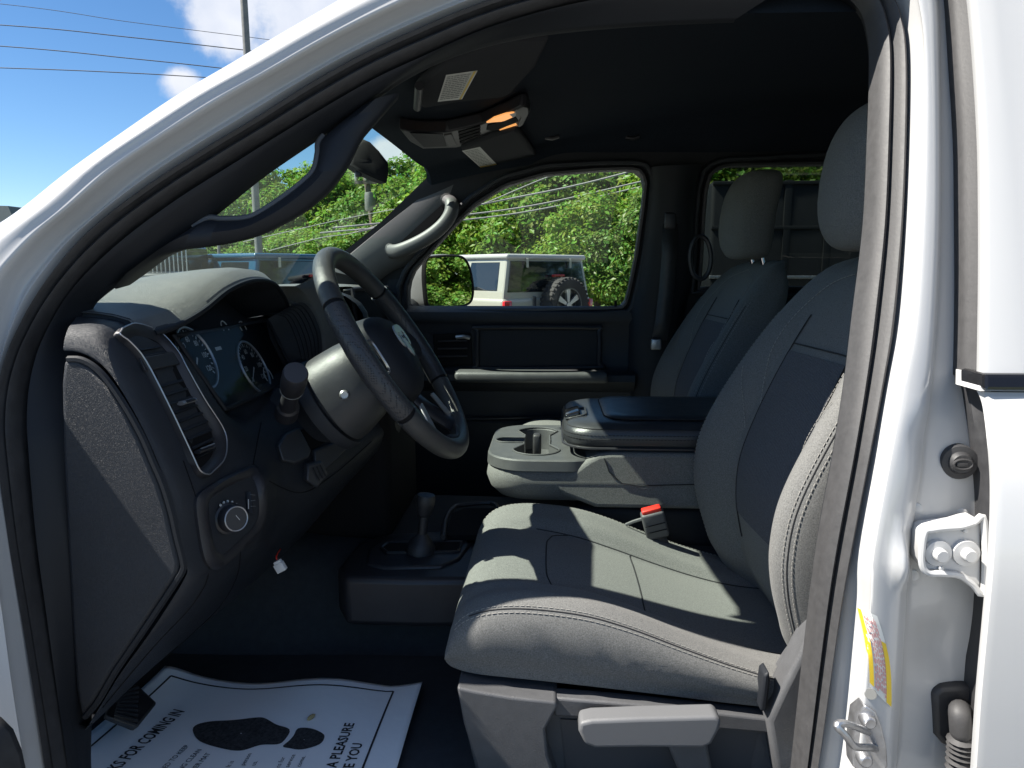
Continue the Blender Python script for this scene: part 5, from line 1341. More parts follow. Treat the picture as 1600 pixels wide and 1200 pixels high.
bw = wall_plate([(1.1, 1.97), (2.34, 1.97), (2.40, 1.4), (2.50, .75), (.92, .75), (1.0, 1.4)], [[(1.25, 1.45), (2.19, 1.45), (2.15, 1.82), (1.29, 1.82)]], lambda z: 0, .03, 'back_wall', M['trim'], truck) if False else None
b = MB()
for (c, sz_) in (((1.74, YC, 1.1), (.04, 1.56, .72)), ((1.74, 1.06, 1.7), (.04, .22, .56)), ((1.74, 2.38, 1.7), (.04, .22, .56)), ((1.74, YC, 1.93), (.04, 1.56, .14))): b.box(c, sz_)
b.build('back_wall', M['trim'], truck, smooth=False)
b = MB(); b.box((1.755, YC, 1.66), (.005, 1.2, .46)); b.build('rear_screen', M['privacy'], truck, smooth=False)
b = MB(); b.box((1.2, .90, 1.1), (1.0, .05, .70)); b.build('rear_door_panel', M['trim'], rd, smooth=False)
# rear bench
rb = empty('rear_bench', (1.3, YC, FZ), truck)
vs, fs = rbox_mb((1.32, YC, 1.02), (.5, 1.36, .16), .05); b = MB(); b.add(vs, fs); b.build('bench_cushion', M['cloth'], rb)
vs, fs = rbox_mb((1.62, YC, 1.26), (.14, 1.36, .55), .05, Matrix.Rotation(R(10), 3, 'Y')); b = MB(); b.add(vs, fs); b.build('bench_back', M['cloth'], rb)
# seat belt on the centre pillar
sb = empty('seat_belt', P(1040, 500, 2.36), truck)
bl = [(1047, 350), (1046, 400), (1042, 450), (1036, 500), (1030, 532)]
b = MB(); b.grid([[P(u + s, v, 2.355) for s in (-12, 12)] for u, v in bl]); b.build('webbing', M['rubber'], sb, solid=.003)
vs, fs = rbox_mb(P(1047, 345, 2.36), (.04, .02, .055), .008); b = MB(); b.add(vs, fs); b.build('shoulder_loop', M['smooth'], sb)
vs, fs = rbox_mb(P(1047, 320, 2.37), (.03, .02, .06), .008); b = MB(); b.add(vs, fs); b.build('height_slider', M['trim'], sb)
vs, fs = rbox_mb(P(1025, 538, 2.35), (.032, .012, .034), .004); b = MB(); b.add(vs, fs); b.build('latch_plate', M['dullmetal'], sb)
MB().tube(crp([P(u, v, 2.33) for u, v in ((1094, 368), (1106, 378), (1111, 402), (1107, 425), (1096, 436), (1083, 428), (1078, 402), (1083, 378))], 4, True), .007, 8, closed=True).build('belt_loop_guide', M['smooth'], sb)

# passenger A pillar trim with grab handle
ap_ = empty('pillar_trim', P(640, 360, 2.4), truck)
Ltr = [(716, 262), (700, 274), (672, 296), (640, 322), (606, 349), (572, 377), (545, 400), (520, 424)]
Rtr = [(742, 296), (738, 308), (715, 340), (690, 372), (668, 396), (640, 412), (612, 424), (590, 440)]
l3, r3 = crp([P(u, v, 2.40) for u, v in Ltr], 5), crp([P(u, v, 2.43) for u, v in Rtr], 5)
b = MB(); b.grid([[p + V((-.02, .05, .0)) for p in l3], l3, [p.lerp(q, .35) + V((0, -.02, 0)) for p, q in zip(l3, r3)], [p.lerp(q, .75) + V((0, -.012, 0)) for p, q in zip(l3, r3)], r3, [p + V((0, .06, 0)) for p in r3]]); b.build('pillar_cover', M['pillar'], ap_, angle=60)
hnd = [(700, 312), (706, 318), (704, 334), (692, 352), (670, 370), (644, 384), (622, 392), (610, 392)]
MB().tube(crp([P(u, v, Y) for (u, v), Y in zip(hnd, (2.395, 2.36, 2.345, 2.34, 2.34, 2.345, 2.36, 2.39))], 6), [.028] + [.022] * 41 + [.026], 12, sy=.8).build('grab_handle', M['pillar'], ap_)
b = MB(); b.prism([P(u, v, 2.385) for u, v in ((690, 320), (694, 330), (668, 358), (634, 380), (622, 384), (628, 376))], (0, .01, 0)); b.build('handle_recess', M['black'], ap_)

# sun visors
def visor(poly, d, label, lab, ylw, th=.018):
    v = empty('sun_visor', roofp(*poly[0], d), truck); v['label'] = label
    q = [roofp(u, w, d) for u, w in poly]
    b = MB(); b.prism(q, (0, 0, th)); b.build('visor_board', M['visor'], v, bevel=.007, bseg=3)
    q = [roofp(u, w, d - .0015) for u, w in lab]
    b = MB(); b.prism(q, (0, 0, .001)); lo = b.build('warning_label', M['sticker'], v, smooth=False)
    q4 = [V((u, w, 0)) for u, w in lab]
    def at(s, t): p = q4[0].lerp(q4[1], s).lerp(q4[3].lerp(q4[2], s), t); return roofp(p.x, p.y, d - .0022)
    b = MB(); y = .06
    for i in range(13):
        t = .06 + i * .07
        s = .06
        while s < .80:
            l = random.uniform(.05, .2); e = min(s + l, .82)
            b.add([at(s, t), at(e, t), at(e, t + .028), at(s, t + .028)], [(0, 1, 2, 3)]); s = e + .025
    p_ = b.build('label_print', M['print'], v, smooth=False); p_['kind'] = 'stuff'
    b = MB(); b.add([at(*a) for a in ylw], [(0, 1, 2, 3)]); b.build('yellow_bar', M['yellow'], v, smooth=False)
    return v
M['visor'] = mat('visor_cloth', (0.038, 0.040, 0.045), 0.9, spec=0.15, bump=('noise', 500, 0.2, 0.001))
v1 = visor([(650, 140), (656, 132), (700, 98), (800, 62), (858, 62), (838, 104), (800, 146), (786, 153), (720, 160), (662, 170), (653, 166)], 1.93, 'near sun visor folded up with a white and yellow label', [(697, 118), (746, 111), (722, 155), (684, 159)], [(.88, 0), (.96, 0), (.96, 1), (.88, 1)])
v2 = visor([(720, 234), (770, 214), (806, 203), (812, 208), (840, 246), (838, 256), (826, 263), (776, 271), (764, 270)], 1.915, 'far sun visor with a grey warning label', [(722, 236), (750, 230), (778, 259), (752, 263)], [(.0, .9), (1, .9), (1, .96), (.0, .96)])
MB().tube([roofp(655, 134, 1.922), roofp(652, 168, 1.922)], .008, 10).build('visor_rod', M['smooth'], v1)
# overhead console with two lit map lamps
oc = empty('overhead_console', roofp(730, 200, 1.93), truck)
ocp = [(624, 203), (640, 206), (660, 208), (698, 207), (752, 195), (796, 176), (814, 167), (824, 166), (828, 176), (818, 196), (800, 206), (780, 213), (740, 224), (712, 231), (660, 233), (640, 222)]
q = [roofp(u, v, 1.928) for u, v in ocp]
b = MB(); b.prism(q, (0, 0, .03)); b.build('console_body', M['smooth'], oc, bevel=.005, bseg=3)
def rp_(l, d, name, m, th=.003, bev=0):
    b = MB(); b.prism([roofp(u, v, d) for u, v in l], (0, 0, th)); return b.build(name, m, oc, bevel=bev, smooth=bool(bev))
rp_([(808, 172), (818, 167), (825, 169), (826, 178), (816, 195), (808, 198), (814, 184)], 1.925, 'end_cap', M['pillar'], .004, .001)
l1 = rp_([(760, 192), (772, 184), (790, 178), (803, 176), (806, 178), (802, 183), (786, 190)], 1.9255, 'map_lamp', M['amber'])
l2 = rp_([(764, 213), (776, 206), (792, 199), (806, 194), (808, 197), (800, 204), (784, 211)], 1.9255, 'map_lamp', M['amber'])
rp_([(796, 179), (806, 176), (806, 181), (802, 184)], 1.925, 'lamp_tip', M['lamp_clear']); rp_([(800, 200), (808, 195), (806, 201), (798, 206)], 1.925, 'lamp_tip', M['lamp_clear'])
rp_([(762, 196), (806, 184), (810, 190), (770, 205), (760, 203)], 1.9255, 'lamp_divider', M['black'])
for k in range(4):
    t = k / 3
    rp_([(716 + 2 * t, 207 + 15 * t), (750, 197 + 14 * t), (751, 199.5 + 14 * t), (717 + 2 * t, 209.5 + 15 * t)], 1.9255, 'grille_slot', M['black'])
rp_([(694, 212), (706, 210), (713, 227), (702, 229)], 1.9245, 'console_button', M['pillar'], .004, .001)
rp_([(640, 208), (692, 210), (698, 229), (662, 230)], 1.926, 'storage_lid', M['trim'], .003, .001)
for (u, v, nm) in ((862, 214, 'coat_hook'), (988, 215, 'ceiling_grab')):
    h_ = hit(HB_, u, v, .004)
    if h_:
        MB().tube([h_ + V((-.02, 0, .004)), h_, h_ + V((.02, 0, .006))], .007, 8).build(nm, M['smooth'], truck)
# interior mirror
im = empty('rear_view_mirror', P(575, 250, 1.70), truck)
mp = [(557, 226), (566, 217), (578, 222), (592, 236), (606, 254), (607, 268), (604, 286), (590, 281), (566, 270), (548, 258), (549, 246)]
q = [P(u, v, 1.64) for u, v in mp]
q2 = [P(u - 10, v + 2, 1.80) for u, v in mp]
c1_, c2_ = sum(q, V((0, 0, 0))) / len(q), sum(q2, V((0, 0, 0))) / len(q2)
b = MB(); b.grid([[c1_.lerp(p, .02) for p in q], [c1_.lerp(p, .8) + V((.0, -.004, 0)) for p in q], q, [p.lerp(r_, .1) for p, r_ in zip(q, q2)], q2, [c2_.lerp(p, .02) for p in q2]], cu=True); b.build('mirror_shell', M['black'], im, angle=50)
b = MB(); b.prism([P(606, 256, 1.645), P(604, 284, 1.645), P(596, 285, 1.79), P(598, 257, 1.79)], (.001, 0, 0)); b.build('mirror_glass', M['mirror'], im, smooth=False)
MB().tube(crp([P(566, 240, 1.72), P(556, 226, 1.73), P(548, 214, 1.74)], 4), .010, 10).build('mirror_stalk', M['smooth'], im)
vs, fs = rbox_mb(P(560, 272, 1.68), (.014, .01, .012), .002); b = MB(); b.add(vs, fs); b.build('day_night_tab', M['smooth'], im)
# passenger door mirror outside
sm_ = empty('side_mirror', P(690, 480, 2.76), truck)
gc = P(702, 440, 2.78); gn = V((.82, -.58, .02)).normalized()
def gp(u, v, h=0): return PPL(u, v, gn, gn.dot(gc)) + gn * h
go = [(667, 405), (676, 402), (700, 400), (718, 401), (727, 406), (734, 420), (738, 440), (739, 456), (736, 470), (728, 476), (712, 479), (690, 480), (674, 480), (668, 474), (665, 450), (664, 425)]
g3 = crp([V((u, v, 0)) for u, v in go], 4, True); cg = V((702, 441, 0))
ring = lambda k, h, dx=0: [gp(cg.x + (p.x - cg.x) * k, cg.y + (p.y - cg.y) * k, h) + V((dx, 0, 0)) for p in g3]
b = MB(); b.grid([ring(.97, .002), ring(1.02, .004), ring(1.06, -.004), ring(1.06, -.02)], cu=True); b.build('mirror_rim', M['black'], sm_)
b = MB(); b.grid([ring(.98, .0), ring(.5, .0), ring(.01, .0)], cu=True); b.build('mirror_glass', M['mirror'], sm_, smooth=False)
M['mirrorcap'] = mat('grey_mirror_cap', (0.22, 0.22, 0.22), 0.45, coat=.3)
b = MB(); b.grid([ring(1.05, -.006), ring(1.08, -.03, -.01), ring(1.05, -.07, -.03), ring(.85, -.12, -.05), ring(.5, -.15, -.06), ring(.02, -.155, -.06)], cu=True); b.build('mirror_cap', M['mirrorcap'], sm_, angle=60)
MB().tube(crp([P(660, 470, 2.82), P(640, 478, 2.72), P(628, 484, 2.60)], 5), .045, 12, sy=.7).build('mirror_foot', M['trim'], sm_)
b = MB(); b.prism([P(u, v, 2.45) for u, v in ((600, 489), (606, 430), (630, 412), (636, 420), (632, 489))], (0, .05, 0)); b.build('mirror_sail', M['trim'], sm_, bevel=.004)
# ------------------------------------------------------------------ beyond the truck
M['carwhite'] = mat('cream_car_paint', (0.32, 0.32, 0.27), 0.3, coat=0.8)
M['carblue'] = mat('blue_car_paint', (0.018, 0.075, 0.14), 0.25, coat=1.0)
M['cardark'] = mat('dark_car_paint', (0.03, 0.035, 0.04), 0.3, coat=0.6)
M['carglass'] = mat('dark_car_glass', (0.010, 0.013, 0.015), 0.04, spec=0.9)
M['tail'] = mat('red_tail_lamp', (0.45, 0.015, 0.015), 0.2, coat=.5)
M['roofgrey'] = mat('grey_hardtop', (0.36, 0.37, 0.36), 0.4, coat=.3)
M['tyre'] = mat('tyre_rubber', (0.02, 0.02, 0.02), 0.8, bump=('noise', 60, .5, .01))
def make_suv(paint, roofm, loc, rot, label, spare=True):
    s = empty('sport_utility_vehicle', loc, None); tag(s, label, 'suv', 'boxy suvs parked in the lot')
    W, L, GC = .96, 2.22, .42
    # local frame: x forward, y left; built at the origin then placed by the Empty
    def add(mb, name, m, parent=s, **k):
        WORLD_parent = WORLD[parent.name]; 
        o = mb.build(name, m, None, **k)
        w = WORLD[o.name]; o.parent = parent
        o.location = w - LOC[parent.name]; LOC[o.name] = w
        return o
    LOC = {s.name: V((0, 0, 0))}
    def bx(x0, x1, y0, y1, z0, z1, bev=.04, seg=3):
        vs, fs = rbox_mb(((x0 + x1) / 2, (y0 + y1) / 2, (z0 + z1) / 2), (x1 - x0, y1 - y0, z1 - z0), bev, seg=seg); b = MB(); b.add(vs, fs); return b
    lo = bx(-L + .03, L - .1, -W + .02, W - .02, GC, 1.16, .07, 4); add(lo, 'body', paint)
    hood = bx(.55, L - .15, -W + .08, W - .08, 1.10, 1.24, .05, 4); add(hood, 'bonnet', paint)
    # greenhouse: leaning sides
    b = MB()
    def ring(z, i): return [V((x, y, z)) for x, y in ((-L + .06 + i * .35, -W + .05 + i), (.75 - i * 2.6, -W + .05 + i), (.75 - i * 2.6, W - .05 - i), (-L + .06 + i * .35, W - .05 - i))]
    b.grid([ring(1.12, 0), ring(1.24, .02), ring(1.74, .12)], cu=True); gh = add(b, 'cabin', paint, bevel=.03, smooth=False)
    rf = bx(-L + .06, .50, -W + .13, W - .13, 1.72, 1.80, .035, 4); add(rf, 'roof', roofm)
    def sidewin(x0, x1, side, name='side_window'):
        def pt(x, z): i = .02 + .10 * (z - 1.24) / .5; return V((x, side * (W - .05 - i + .006), z))
        b = MB(); b.prism([pt(x0, 1.26), pt(x1, 1.26), pt(x1 - .04, 1.68), pt(x0 + .03, 1.68)], (0, -side * .02, 0)); return add(b, name, M['carglass'], bevel=.012)
    for side in (-1, 1):
        sidewin(-L + .22, -1.25, side); sidewin(-1.13, -.30, side); sidewin(-.20, .42, side)
    def rear(z, y): return V((-L + .06 + .02 * .35 + (z - 1.24) / .5 * .035 - .008, y, z))
    b = MB(); b.prism([rear(1.24, -W + .13), rear(1.24, W - .13), rear(1.70, W - .22), rear(1.70, -W + .22)], (.02, 0, 0)); rw = add(b, 'rear_window', M['carglass'], bevel=.012)
    for y in (-.45, .45):
        b = bx(-L + .03, -L + .055, y - .02, y + .02, 1.60, 1.74, .005, 1); add(b, 'window_hinge', M['carwhite'])
    ww = MB(); ww.prism([V((.80, -W + .12, 1.24)), V((.80, W - .12, 1.24)), V((.50, W - .22, 1.72)), V((.50, -W + .22, 1.72))], (-.02, 0, 0)); add(ww, 'front_window', M['carglass'])
    bmp = bx(-L - .10, -L + .10, -W + .02, W - .02, .48, .72, .05, 3); add(bmp, 'rear_bumper', M['cardark'])
    for y in (-1, 1):
        t = bx(-L - .005, -L + .06, y * (W - .10) - .075, y * (W - .10) + .075, .84, 1.12, .02, 2); tl = add(t, 'tail_lamp', M['tail'])
        t = bx(-L - .010, -L + .02, y * (W - .10) - .03, y * (W - .10) + .03, .93, .99, .006, 1); add(t, 'lamp_lens', M['white'], tl)
        for x in (-1.40, 1.40):
            e = empty('wheel', (0, 0, 0)); e.parent = s; e.location = (x, y * (W - .12), 0); LOC[e.name] = V((x, y * (W - .12), 0))
            wheel_pair(e, (x, y * (W - .12), .40), (0, y, 0), .40, add)
            a = MB(); a.tube([V((x + .47 * math.cos(t), y * (W - .03), .42 + .47 * math.sin(t))) for t in [i * math.pi / 14 for i in range(15)]], .05, 8); add(a, 'wheel_arch', M['cardark'])
        b = bx(.35, .50, y * (W + .12) - .11, y * (W + .12) + .11, 1.22, 1.42, .04, 2); add(b, 'door_mirror', paint)
        for x in (-.75, .15):
            b = bx(x - .09, x + .09, y * (W - .01) - .015, y * (W - .01) + .015, 1.04, 1.08, .01, 1); add(b, 'door_handle', paint)
        for x in (-1.19, -.25, .62):
            b = bx(x - .006, x + .006, y * (W - .018) - .004, y * (W - .018) + .004, .55, 1.15, .001, 1); add(b, 'door_gap', M['black'])
    if spare:
        e = empty('spare_wheel', (0, 0, 0)); e.parent = s; e.location = (-L - .12, -.15, 1.04); LOC[e.name] = V((-L - .12, -.15, 1.04))
        wheel_pair(e, (-L - .14, -.15, 1.04), (-1, 0, 0), .41, add)
        b = bx(-L + .0, -L + .03, .30, .36, 1.00, 1.18, .01, 1); add(b, 'tailgate_badge', M['cardark'])
        b = bx(-L - .03, -L + .03, -.27, -.03, 1.46, 1.50, .01, 1); add(b, 'brake_lamp', M['tail'])
    s.location = loc; s.rotation_euler = (0, 0, rot)
    return s
def wheel_pair(e, c, ax, r, add):
    b = MB(); b.lathe([(r * .62, .10), (r * .93, .13), (r, .09), (r, -.09), (r * .93, -.13), (r * .62, -.10)], c, ax, 40)
    for i in range(34):
        t = 2 * math.pi * i / 34; a = V(ax).orthogonal().normalized(); bb = V(ax).cross(a).normalized()
        d = a * math.cos(t) + bb * math.sin(t); tt = V(ax).cross(d)
        for h in (-.075, .075):
            vs, fs = rbox_mb((0, 0, 0), (.03, .045, .085), .006, seg=1); Mx = Matrix((d, tt, V(ax))).transposed()
            b.add([V(c) + d * (r * .99) + V(ax) * (h + .01 * (i % 2)) + Mx @ q for q in vs], fs)
    add(b, 'tyre', M['tyre'], e)
    b = MB(); b.lathe([(.02, .03), (r * .58, .02), (r * .64, .11), (r * .60, .11), (r * .56, .03), (r * .3, -.02), (.02, -.02)], c, ax, 32); add(b, 'rim', M['cardark'], e)
    a = V(ax).orthogonal().normalized(); bb = V(ax).cross(a).normalized()
    for i in range(6):
        t = 2 * math.pi * i / 6 + .3; d = a * math.cos(t) + bb * math.sin(t); tt = V(ax).cross(d)
        b = MB(); o_ = V(c) + V(ax) * .06
        b.prism([o_ + d * .05 + tt * .022, o_ + d * r * .60 + tt * .045, o_ + d * r * .60 - tt * .045, o_ + d * .05 - tt * .022], V(ax) * .03); add(b, 'spoke', M['silver'], e)
    b = MB(); b.lathe([(.0, .10), (.045, .10), (.05, .05)], c, ax, 16); add(b, 'hub_cap', M['silver'], e)
# the cream one: its rear corner stands at the photo's (790, 480)
D0 = 11.4
def suv_at(u, v, Y, rot, off):
    p = P(u, v, Y); d = Matrix.Rotation(rot, 3, 'Z') @ V(off); return V((p.x - d.x, p.y - d.y, 0.004))
rotA = math.atan2(.72, -.70)
make_suv(M['carwhite'], M['roofgrey'], suv_at(793, 470, 10.7, rotA, (-2.2, .86, 0)), rotA, 'cream boxy suv with a spare wheel on its tailgate, beyond the passenger window')
rotB = math.atan2(.55, -.83)
make_suv(M['carblue'], M['carblue'], suv_at(480, 440, 10.8, rotB, (-2.2, .0, 0)), rotB, 'blue boxy suv parked beyond the windshield behind the steering wheel', spare=True)
# dark pickup nose at the far left, seen over the dash
dk = empty('parked_truck', (P(230, 430, 9.0).x, 9.0, 0)); tag(dk, 'dark truck with an upright slatted rack, low behind the dashboard at the left', 'truck')
xl, xr = P(150, 430, 9.0).x, P(290, 430, 9.0).x
def bxw(x0, x1, y0, y1, z0, z1, bev, name, m, parent):
    vs, fs = rbox_mb(((x0 + x1) / 2, (y0 + y1) / 2, (z0 + z1) / 2), (x1 - x0, y1 - y0, z1 - z0), bev, seg=3); b = MB(); b.add(vs, fs); return b.build(name, m, parent)
bxw(xl - .8, xr + .05, 9.0, 10.9, .5, 1.55, .10, 'body', M['cardark'], dk)
bxw(xl - .6, xr - .5, 9.1, 10.8, 1.5, 1.95, .12, 'cab', M['carglass'], dk)
for i in range(9): bxw(xr - .45 + i * .055, xr - .440 + i * .055, 9.05, 9.07, 1.5, 1.86, .004, 'rack_bar', M['dullmetal'], dk)
bxw(xr - .5, xr + .04, 9.04, 9.08, 1.84, 1.88, .008, 'rack_rail', M['cardark'], dk)
for x in (xl - .3, xr - .5):
    MB().lathe([(.2, -.12), (.38, -.13), (.41, -.09), (.41, .09), (.38, .13), (.2, .12)], (x, 9.1, .41), (0, 1, 0), 28).build('wheel', M['tyre'], dk)
# dark box trailer close behind, seen through the rear window
tr = empty('box_trailer', (4.4, 6.6, 0)); tag(tr, 'dark grey trailer side with thin rails, seen through the rear passenger window', 'trailer')
M['trailer'] = mat('trailer_grey', (0.012, 0.014, 0.017), 0.6, var=(1.5, .3))
ty = 6.2
zt = P(1180, 282, ty).z
bxw(P(1040, 400, ty).x + .35, 7.5, ty, ty + 2.2, .55, zt, .04, 'trailer_wall', M['trailer'], tr)
for v in (286, 356, 433):
    z = P(1180, v, ty).z; bxw(P(1040, 400, ty).x + .36, 7.49, ty - .025, ty + .01, z - .014, z + .014, .004, 'rail', M['dullmetal'] if v == 433 else M['trailer'], tr)
for u in (1226, 1290, 1400):
    x = P(u, 400, ty).x; bxw(x - .03, x + .03, ty - .02, ty + .01, .6, zt, .004, 'post', M['trailer'], tr)
for x in (4.2, 5.2):
    MB().lathe([(.2, -.1), (.34, -.11), (.36, -.08), (.36, .08), (.34, .11), (.2, .1)], (x, ty + .1, .36), (0, 1, 0), 24).build('wheel', M['tyre'], tr)

# building far left
bd_ = empty('shed', (P(-30, 380, 30).x, 31, 0)); tag(bd_, 'low grey building whose roof corner shows past the white pillar at far left', 'building')
x1 = P(34, 340, 30).x
bxw(x1 - 9, x1 - .4, 30, 36, 0, P(20, 352, 30).z, .03, 'wall', mat('grey_siding', (.22, .23, .25), .7), bd_)
b = MB(); zr = P(20, 350, 30).z; zr2 = P(20, 323, 30).z
b.prism([(x1, 29.6, zr), (x1 - .25, 29.6, zr2), (x1 - 9, 29.6, zr2 + .2), (x1 - 9.4, 29.6, zr)], (0, 7, 0)); b.build('roof', mat('roof_grey', (.15, .16, .18), .7), bd_, smooth=False)

# poles and wires
M['pole'] = mat('galvanised_pole', (.17, .17, .16), .55, metal=.3, var=(8, .2))
M['wood'] = mat('weathered_pole', (.13, .105, .085), .9, var=(6, .3))
M['wire'] = mat('cable_black', (.03, .03, .035), .6)
M['wirel'] = mat('cable_aluminium', (.22, .22, .22), .45)
def pole(pts_, Y, r, name, m, label, group=None, cat='pole', top=None):
    p0, p1 = P(*pts_[0], Y), P(*pts_[1], Y)
    d = (p1 - p0) / (p1.z - p0.z)
    a = p0 - d * p0.z; c = p0 + d * ((top or p1.z) - p0.z)
    b = MB(); b.tube([a, a.lerp(c, .5), c], [r, r * .9, r * .8], 14); o = b.build(name, m); tag(o, label, cat, group); return a, c
pole([(404, 385), (381, 0)], 14, .075, 'light_pole', M['pole'], 'tall grey light pole rising past the white front pillar into the sky', top=9.0)
pole([(343, 430), (342, 388)], 16, .04, 'sign_post', M['pole'], 'thin short post beyond the windshield left of the light pole', top=2.35, cat='post')
a, c = pole([(586, 370), (571, 270)], 30, .14, 'utility_pole', M['wood'], 'wooden utility pole by the trees, under the interior mirror', top=8.6)
up = bpy.data.objects['utility_pole']
def child(mb, name, m):
    o = mb.build(name, m, None); o.parent = up; o.location = WORLD[o.name] - WORLD[up.name]
q = P(572, 285, 29.8); b = MB(); b.box(q, (.9, .12, .12)); child(b, 'cross_arm', M['wood'])
for dx in (-.4, 0, .4): child(MB().lathe([(.0, .3), (.05, .28), (.06, .1), (.03, 0)], q + V((dx, -.05, .06)), (0, 0, 1), 8), 'insulator', M['silver'])
child(MB().lathe([(.0, .75), (.2, .72), (.22, .6), (.22, .1), (.18, 0), (0, 0)], P(579, 330, 29.6), (0, 0, 1), 14), 'transformer', M['pole'])
def wire(l, Ys, r, m, label, group='overhead wires'):
    p = [P(u, v, Y) for (u, v), Y in zip(l, Ys)]
    o = MB().tube(crp(p, 8), r, 5).build('power_line', m); tag(o, label, 'wire', group); o['_'] = 0; del o['_']
SK = 'dark wire against the blue sky at upper left, '
wire([(-500, -40), (0, 6), (200, 34), (420, 62), (700, 100)], [16] * 5, .006, M['wire'], SK + 'highest and faintest of the four')
wire([(-500, 10), (0, 39), (200, 58), (380, 78), (700, 116)], [16] * 5, .010, M['wire'], SK + 'second from the top')
wire([(-500, 40), (0, 72), (200, 91), (350, 107), (700, 148)], [16] * 5, .010, M['wire'], SK + 'third from the top')
wire([(-500, 92), (0, 106), (200, 114), (340, 122), (700, 142)], [16] * 5, .010, M['wire'], SK + 'lowest of the four')
SW_ = 'pale cable across the trees in the passenger window, '
wire([(560, 352), (720, 330), (900, 262), (1200, 190)], [17] * 4, .014, M['wirel'], SW_ + 'topmost and steepest')
wire([(560, 362), (740, 322), (890, 292), (1010, 262), (1200, 214)], [17] * 5, .022, M['wirel'], SW_ + 'the thick one below the top cable')
wire([(520, 356), (725, 336), (850, 318), (1010, 282), (1200, 240)], [17.3] * 5, .020, M['wirel'], SW_ + 'third one down')
wire([(500, 364), (722, 344), (850, 326), (1010, 290), (1200, 246)], [17] * 5, .018, M['wirel'], SW_ + 'lowest of all')
SV = 'thin cable crossing the trees through the windshield, '
wire([(380, 378), (450, 362), (520, 346), (600, 330), (740, 306)], [26] * 5, .016, M['wirel'], SV + 'the higher one rising to the right')
wire([(420, 392), (500, 372), (560, 362), (640, 334), (760, 296)], [25] * 5, .016, M['wirel'], SV + 'the lower one near the utility pole')

# ------------------------------------------------------------------ trees: trunk, limbs, and a crown of leaf clumps
def leafmat(name, col, var):
    m = bpy.data.materials.new(name); m.use_nodes = True; t = m.node_tree; t.nodes.clear()
    o = t.nodes.new('ShaderNodeOutputMaterial'); d = t.nodes.new('ShaderNodeBsdfDiffuse'); tl = t.nodes.new('ShaderNodeBsdfTranslucent'); gl = t.nodes.new('ShaderNodeBsdfGlossy'); gl.inputs['Roughness'].default_value = .45
    g = t.nodes.new('ShaderNodeNewGeometry'); hs_ = t.nodes.new('ShaderNodeHueSaturation'); hs_.inputs['Color'].default_value = (*col, 1)
    a = t.nodes.new('ShaderNodeMapRange'); a.inputs[3].default_value = .46; a.inputs[4].default_value = .54
    b_ = t.nodes.new('ShaderNodeMapRange'); b_.inputs[3].default_value = 1 - var; b_.inputs[4].default_value = 1 + var
    t.links.new(g.outputs['Random Per Island'], a.inputs[0]); t.links.new(g.outputs['Random Per Island'], b_.inputs[0])
    t.links.new(a.outputs[0], hs_.inputs['Hue']); t.links.new(b_.outputs[0], hs_.inputs['Value'])
    m1 = t.nodes.new('ShaderNodeMixShader'); m1.inputs[0].default_value = .5; m2 = t.nodes.new('ShaderNodeMixShader'); m2.inputs[0].default_value = .02
    for n in (d, tl): t.links.new(hs_.outputs[0], n.inputs['Color'])
    t.links.new(d.outputs[0], m1.inputs[1]); t.links.new(tl.outputs[0], m1.inputs[2]); t.links.new(m1.outputs[0], m2.inputs[1]); t.links.new(gl.outputs[0], m2.inputs[2]); t.links.new(m2.outputs[0], o.inputs[0])
    return m
LEAF = [leafmat('bright_leaf', (0.170, 0.285, 0.036), .25), leafmat('mid_leaf', (0.140, 0.250, 0.034), .25), leafmat('deep_leaf', (0.115, 0.210, 0.034), .25)]
M['bark'] = mat('bark', (.06, .05, .04), .95, var=(8, .4), bump=('noise', 20, .8, .03))
def crown_mesh(seed, n_cl, n_lf, ls, m):
    rng = random.Random(seed); b = MB(); v = []; f = []
    for c in range(n_cl):
        while True:
            q = V((rng.uniform(-1, 1), rng.uniform(-1, 1), rng.uniform(-1, 1)))
            if .25 < q.length < 1: break
        q = q.normalized() * (q.length ** .45)
        if q.z < -.5: q.z *= .6
        cen = V((q.x * 2.5, q.y * 2.5, 3.6 + q.z * 2.9)); cr = rng.uniform(.45, .95)
        for i in range(n_lf):
            d = V((rng.gauss(0, 1), rng.gauss(0, 1), rng.gauss(0, 1))).normalized() * cr * rng.uniform(.45, 1.05); d.z *= .72
            p = cen + d; nrm = (d.normalized() + V((rng.gauss(0, .5), rng.gauss(0, .5), rng.gauss(0, .5) + .55))).normalized()
            a = nrm.orthogonal().normalized(); bb = nrm.cross(a); t = rng.uniform(0, 6.28); a, bb = a * math.cos(t) + bb * math.sin(t), bb * math.cos(t) - a * math.sin(t)
            l = ls * rng.choice((.5, .7, .9, 1.1, 1.5)) * rng.uniform(.85, 1.15); k = len(v)
            v += [p - a * l * .5, p + bb * l * .36 + nrm * l * .08, p + a * l * .6, p - bb * l * .36 + nrm * l * .08]; f.append((k, k + 1, k + 2, k + 3))
    me = bpy.data.meshes.new('crown'); me.from_pydata(v, [], f); me.materials.append(m)
    return me
CR = [crown_mesh(11 + i, 95, 260, .15, LEAF[i % 3]) for i in range(4)]
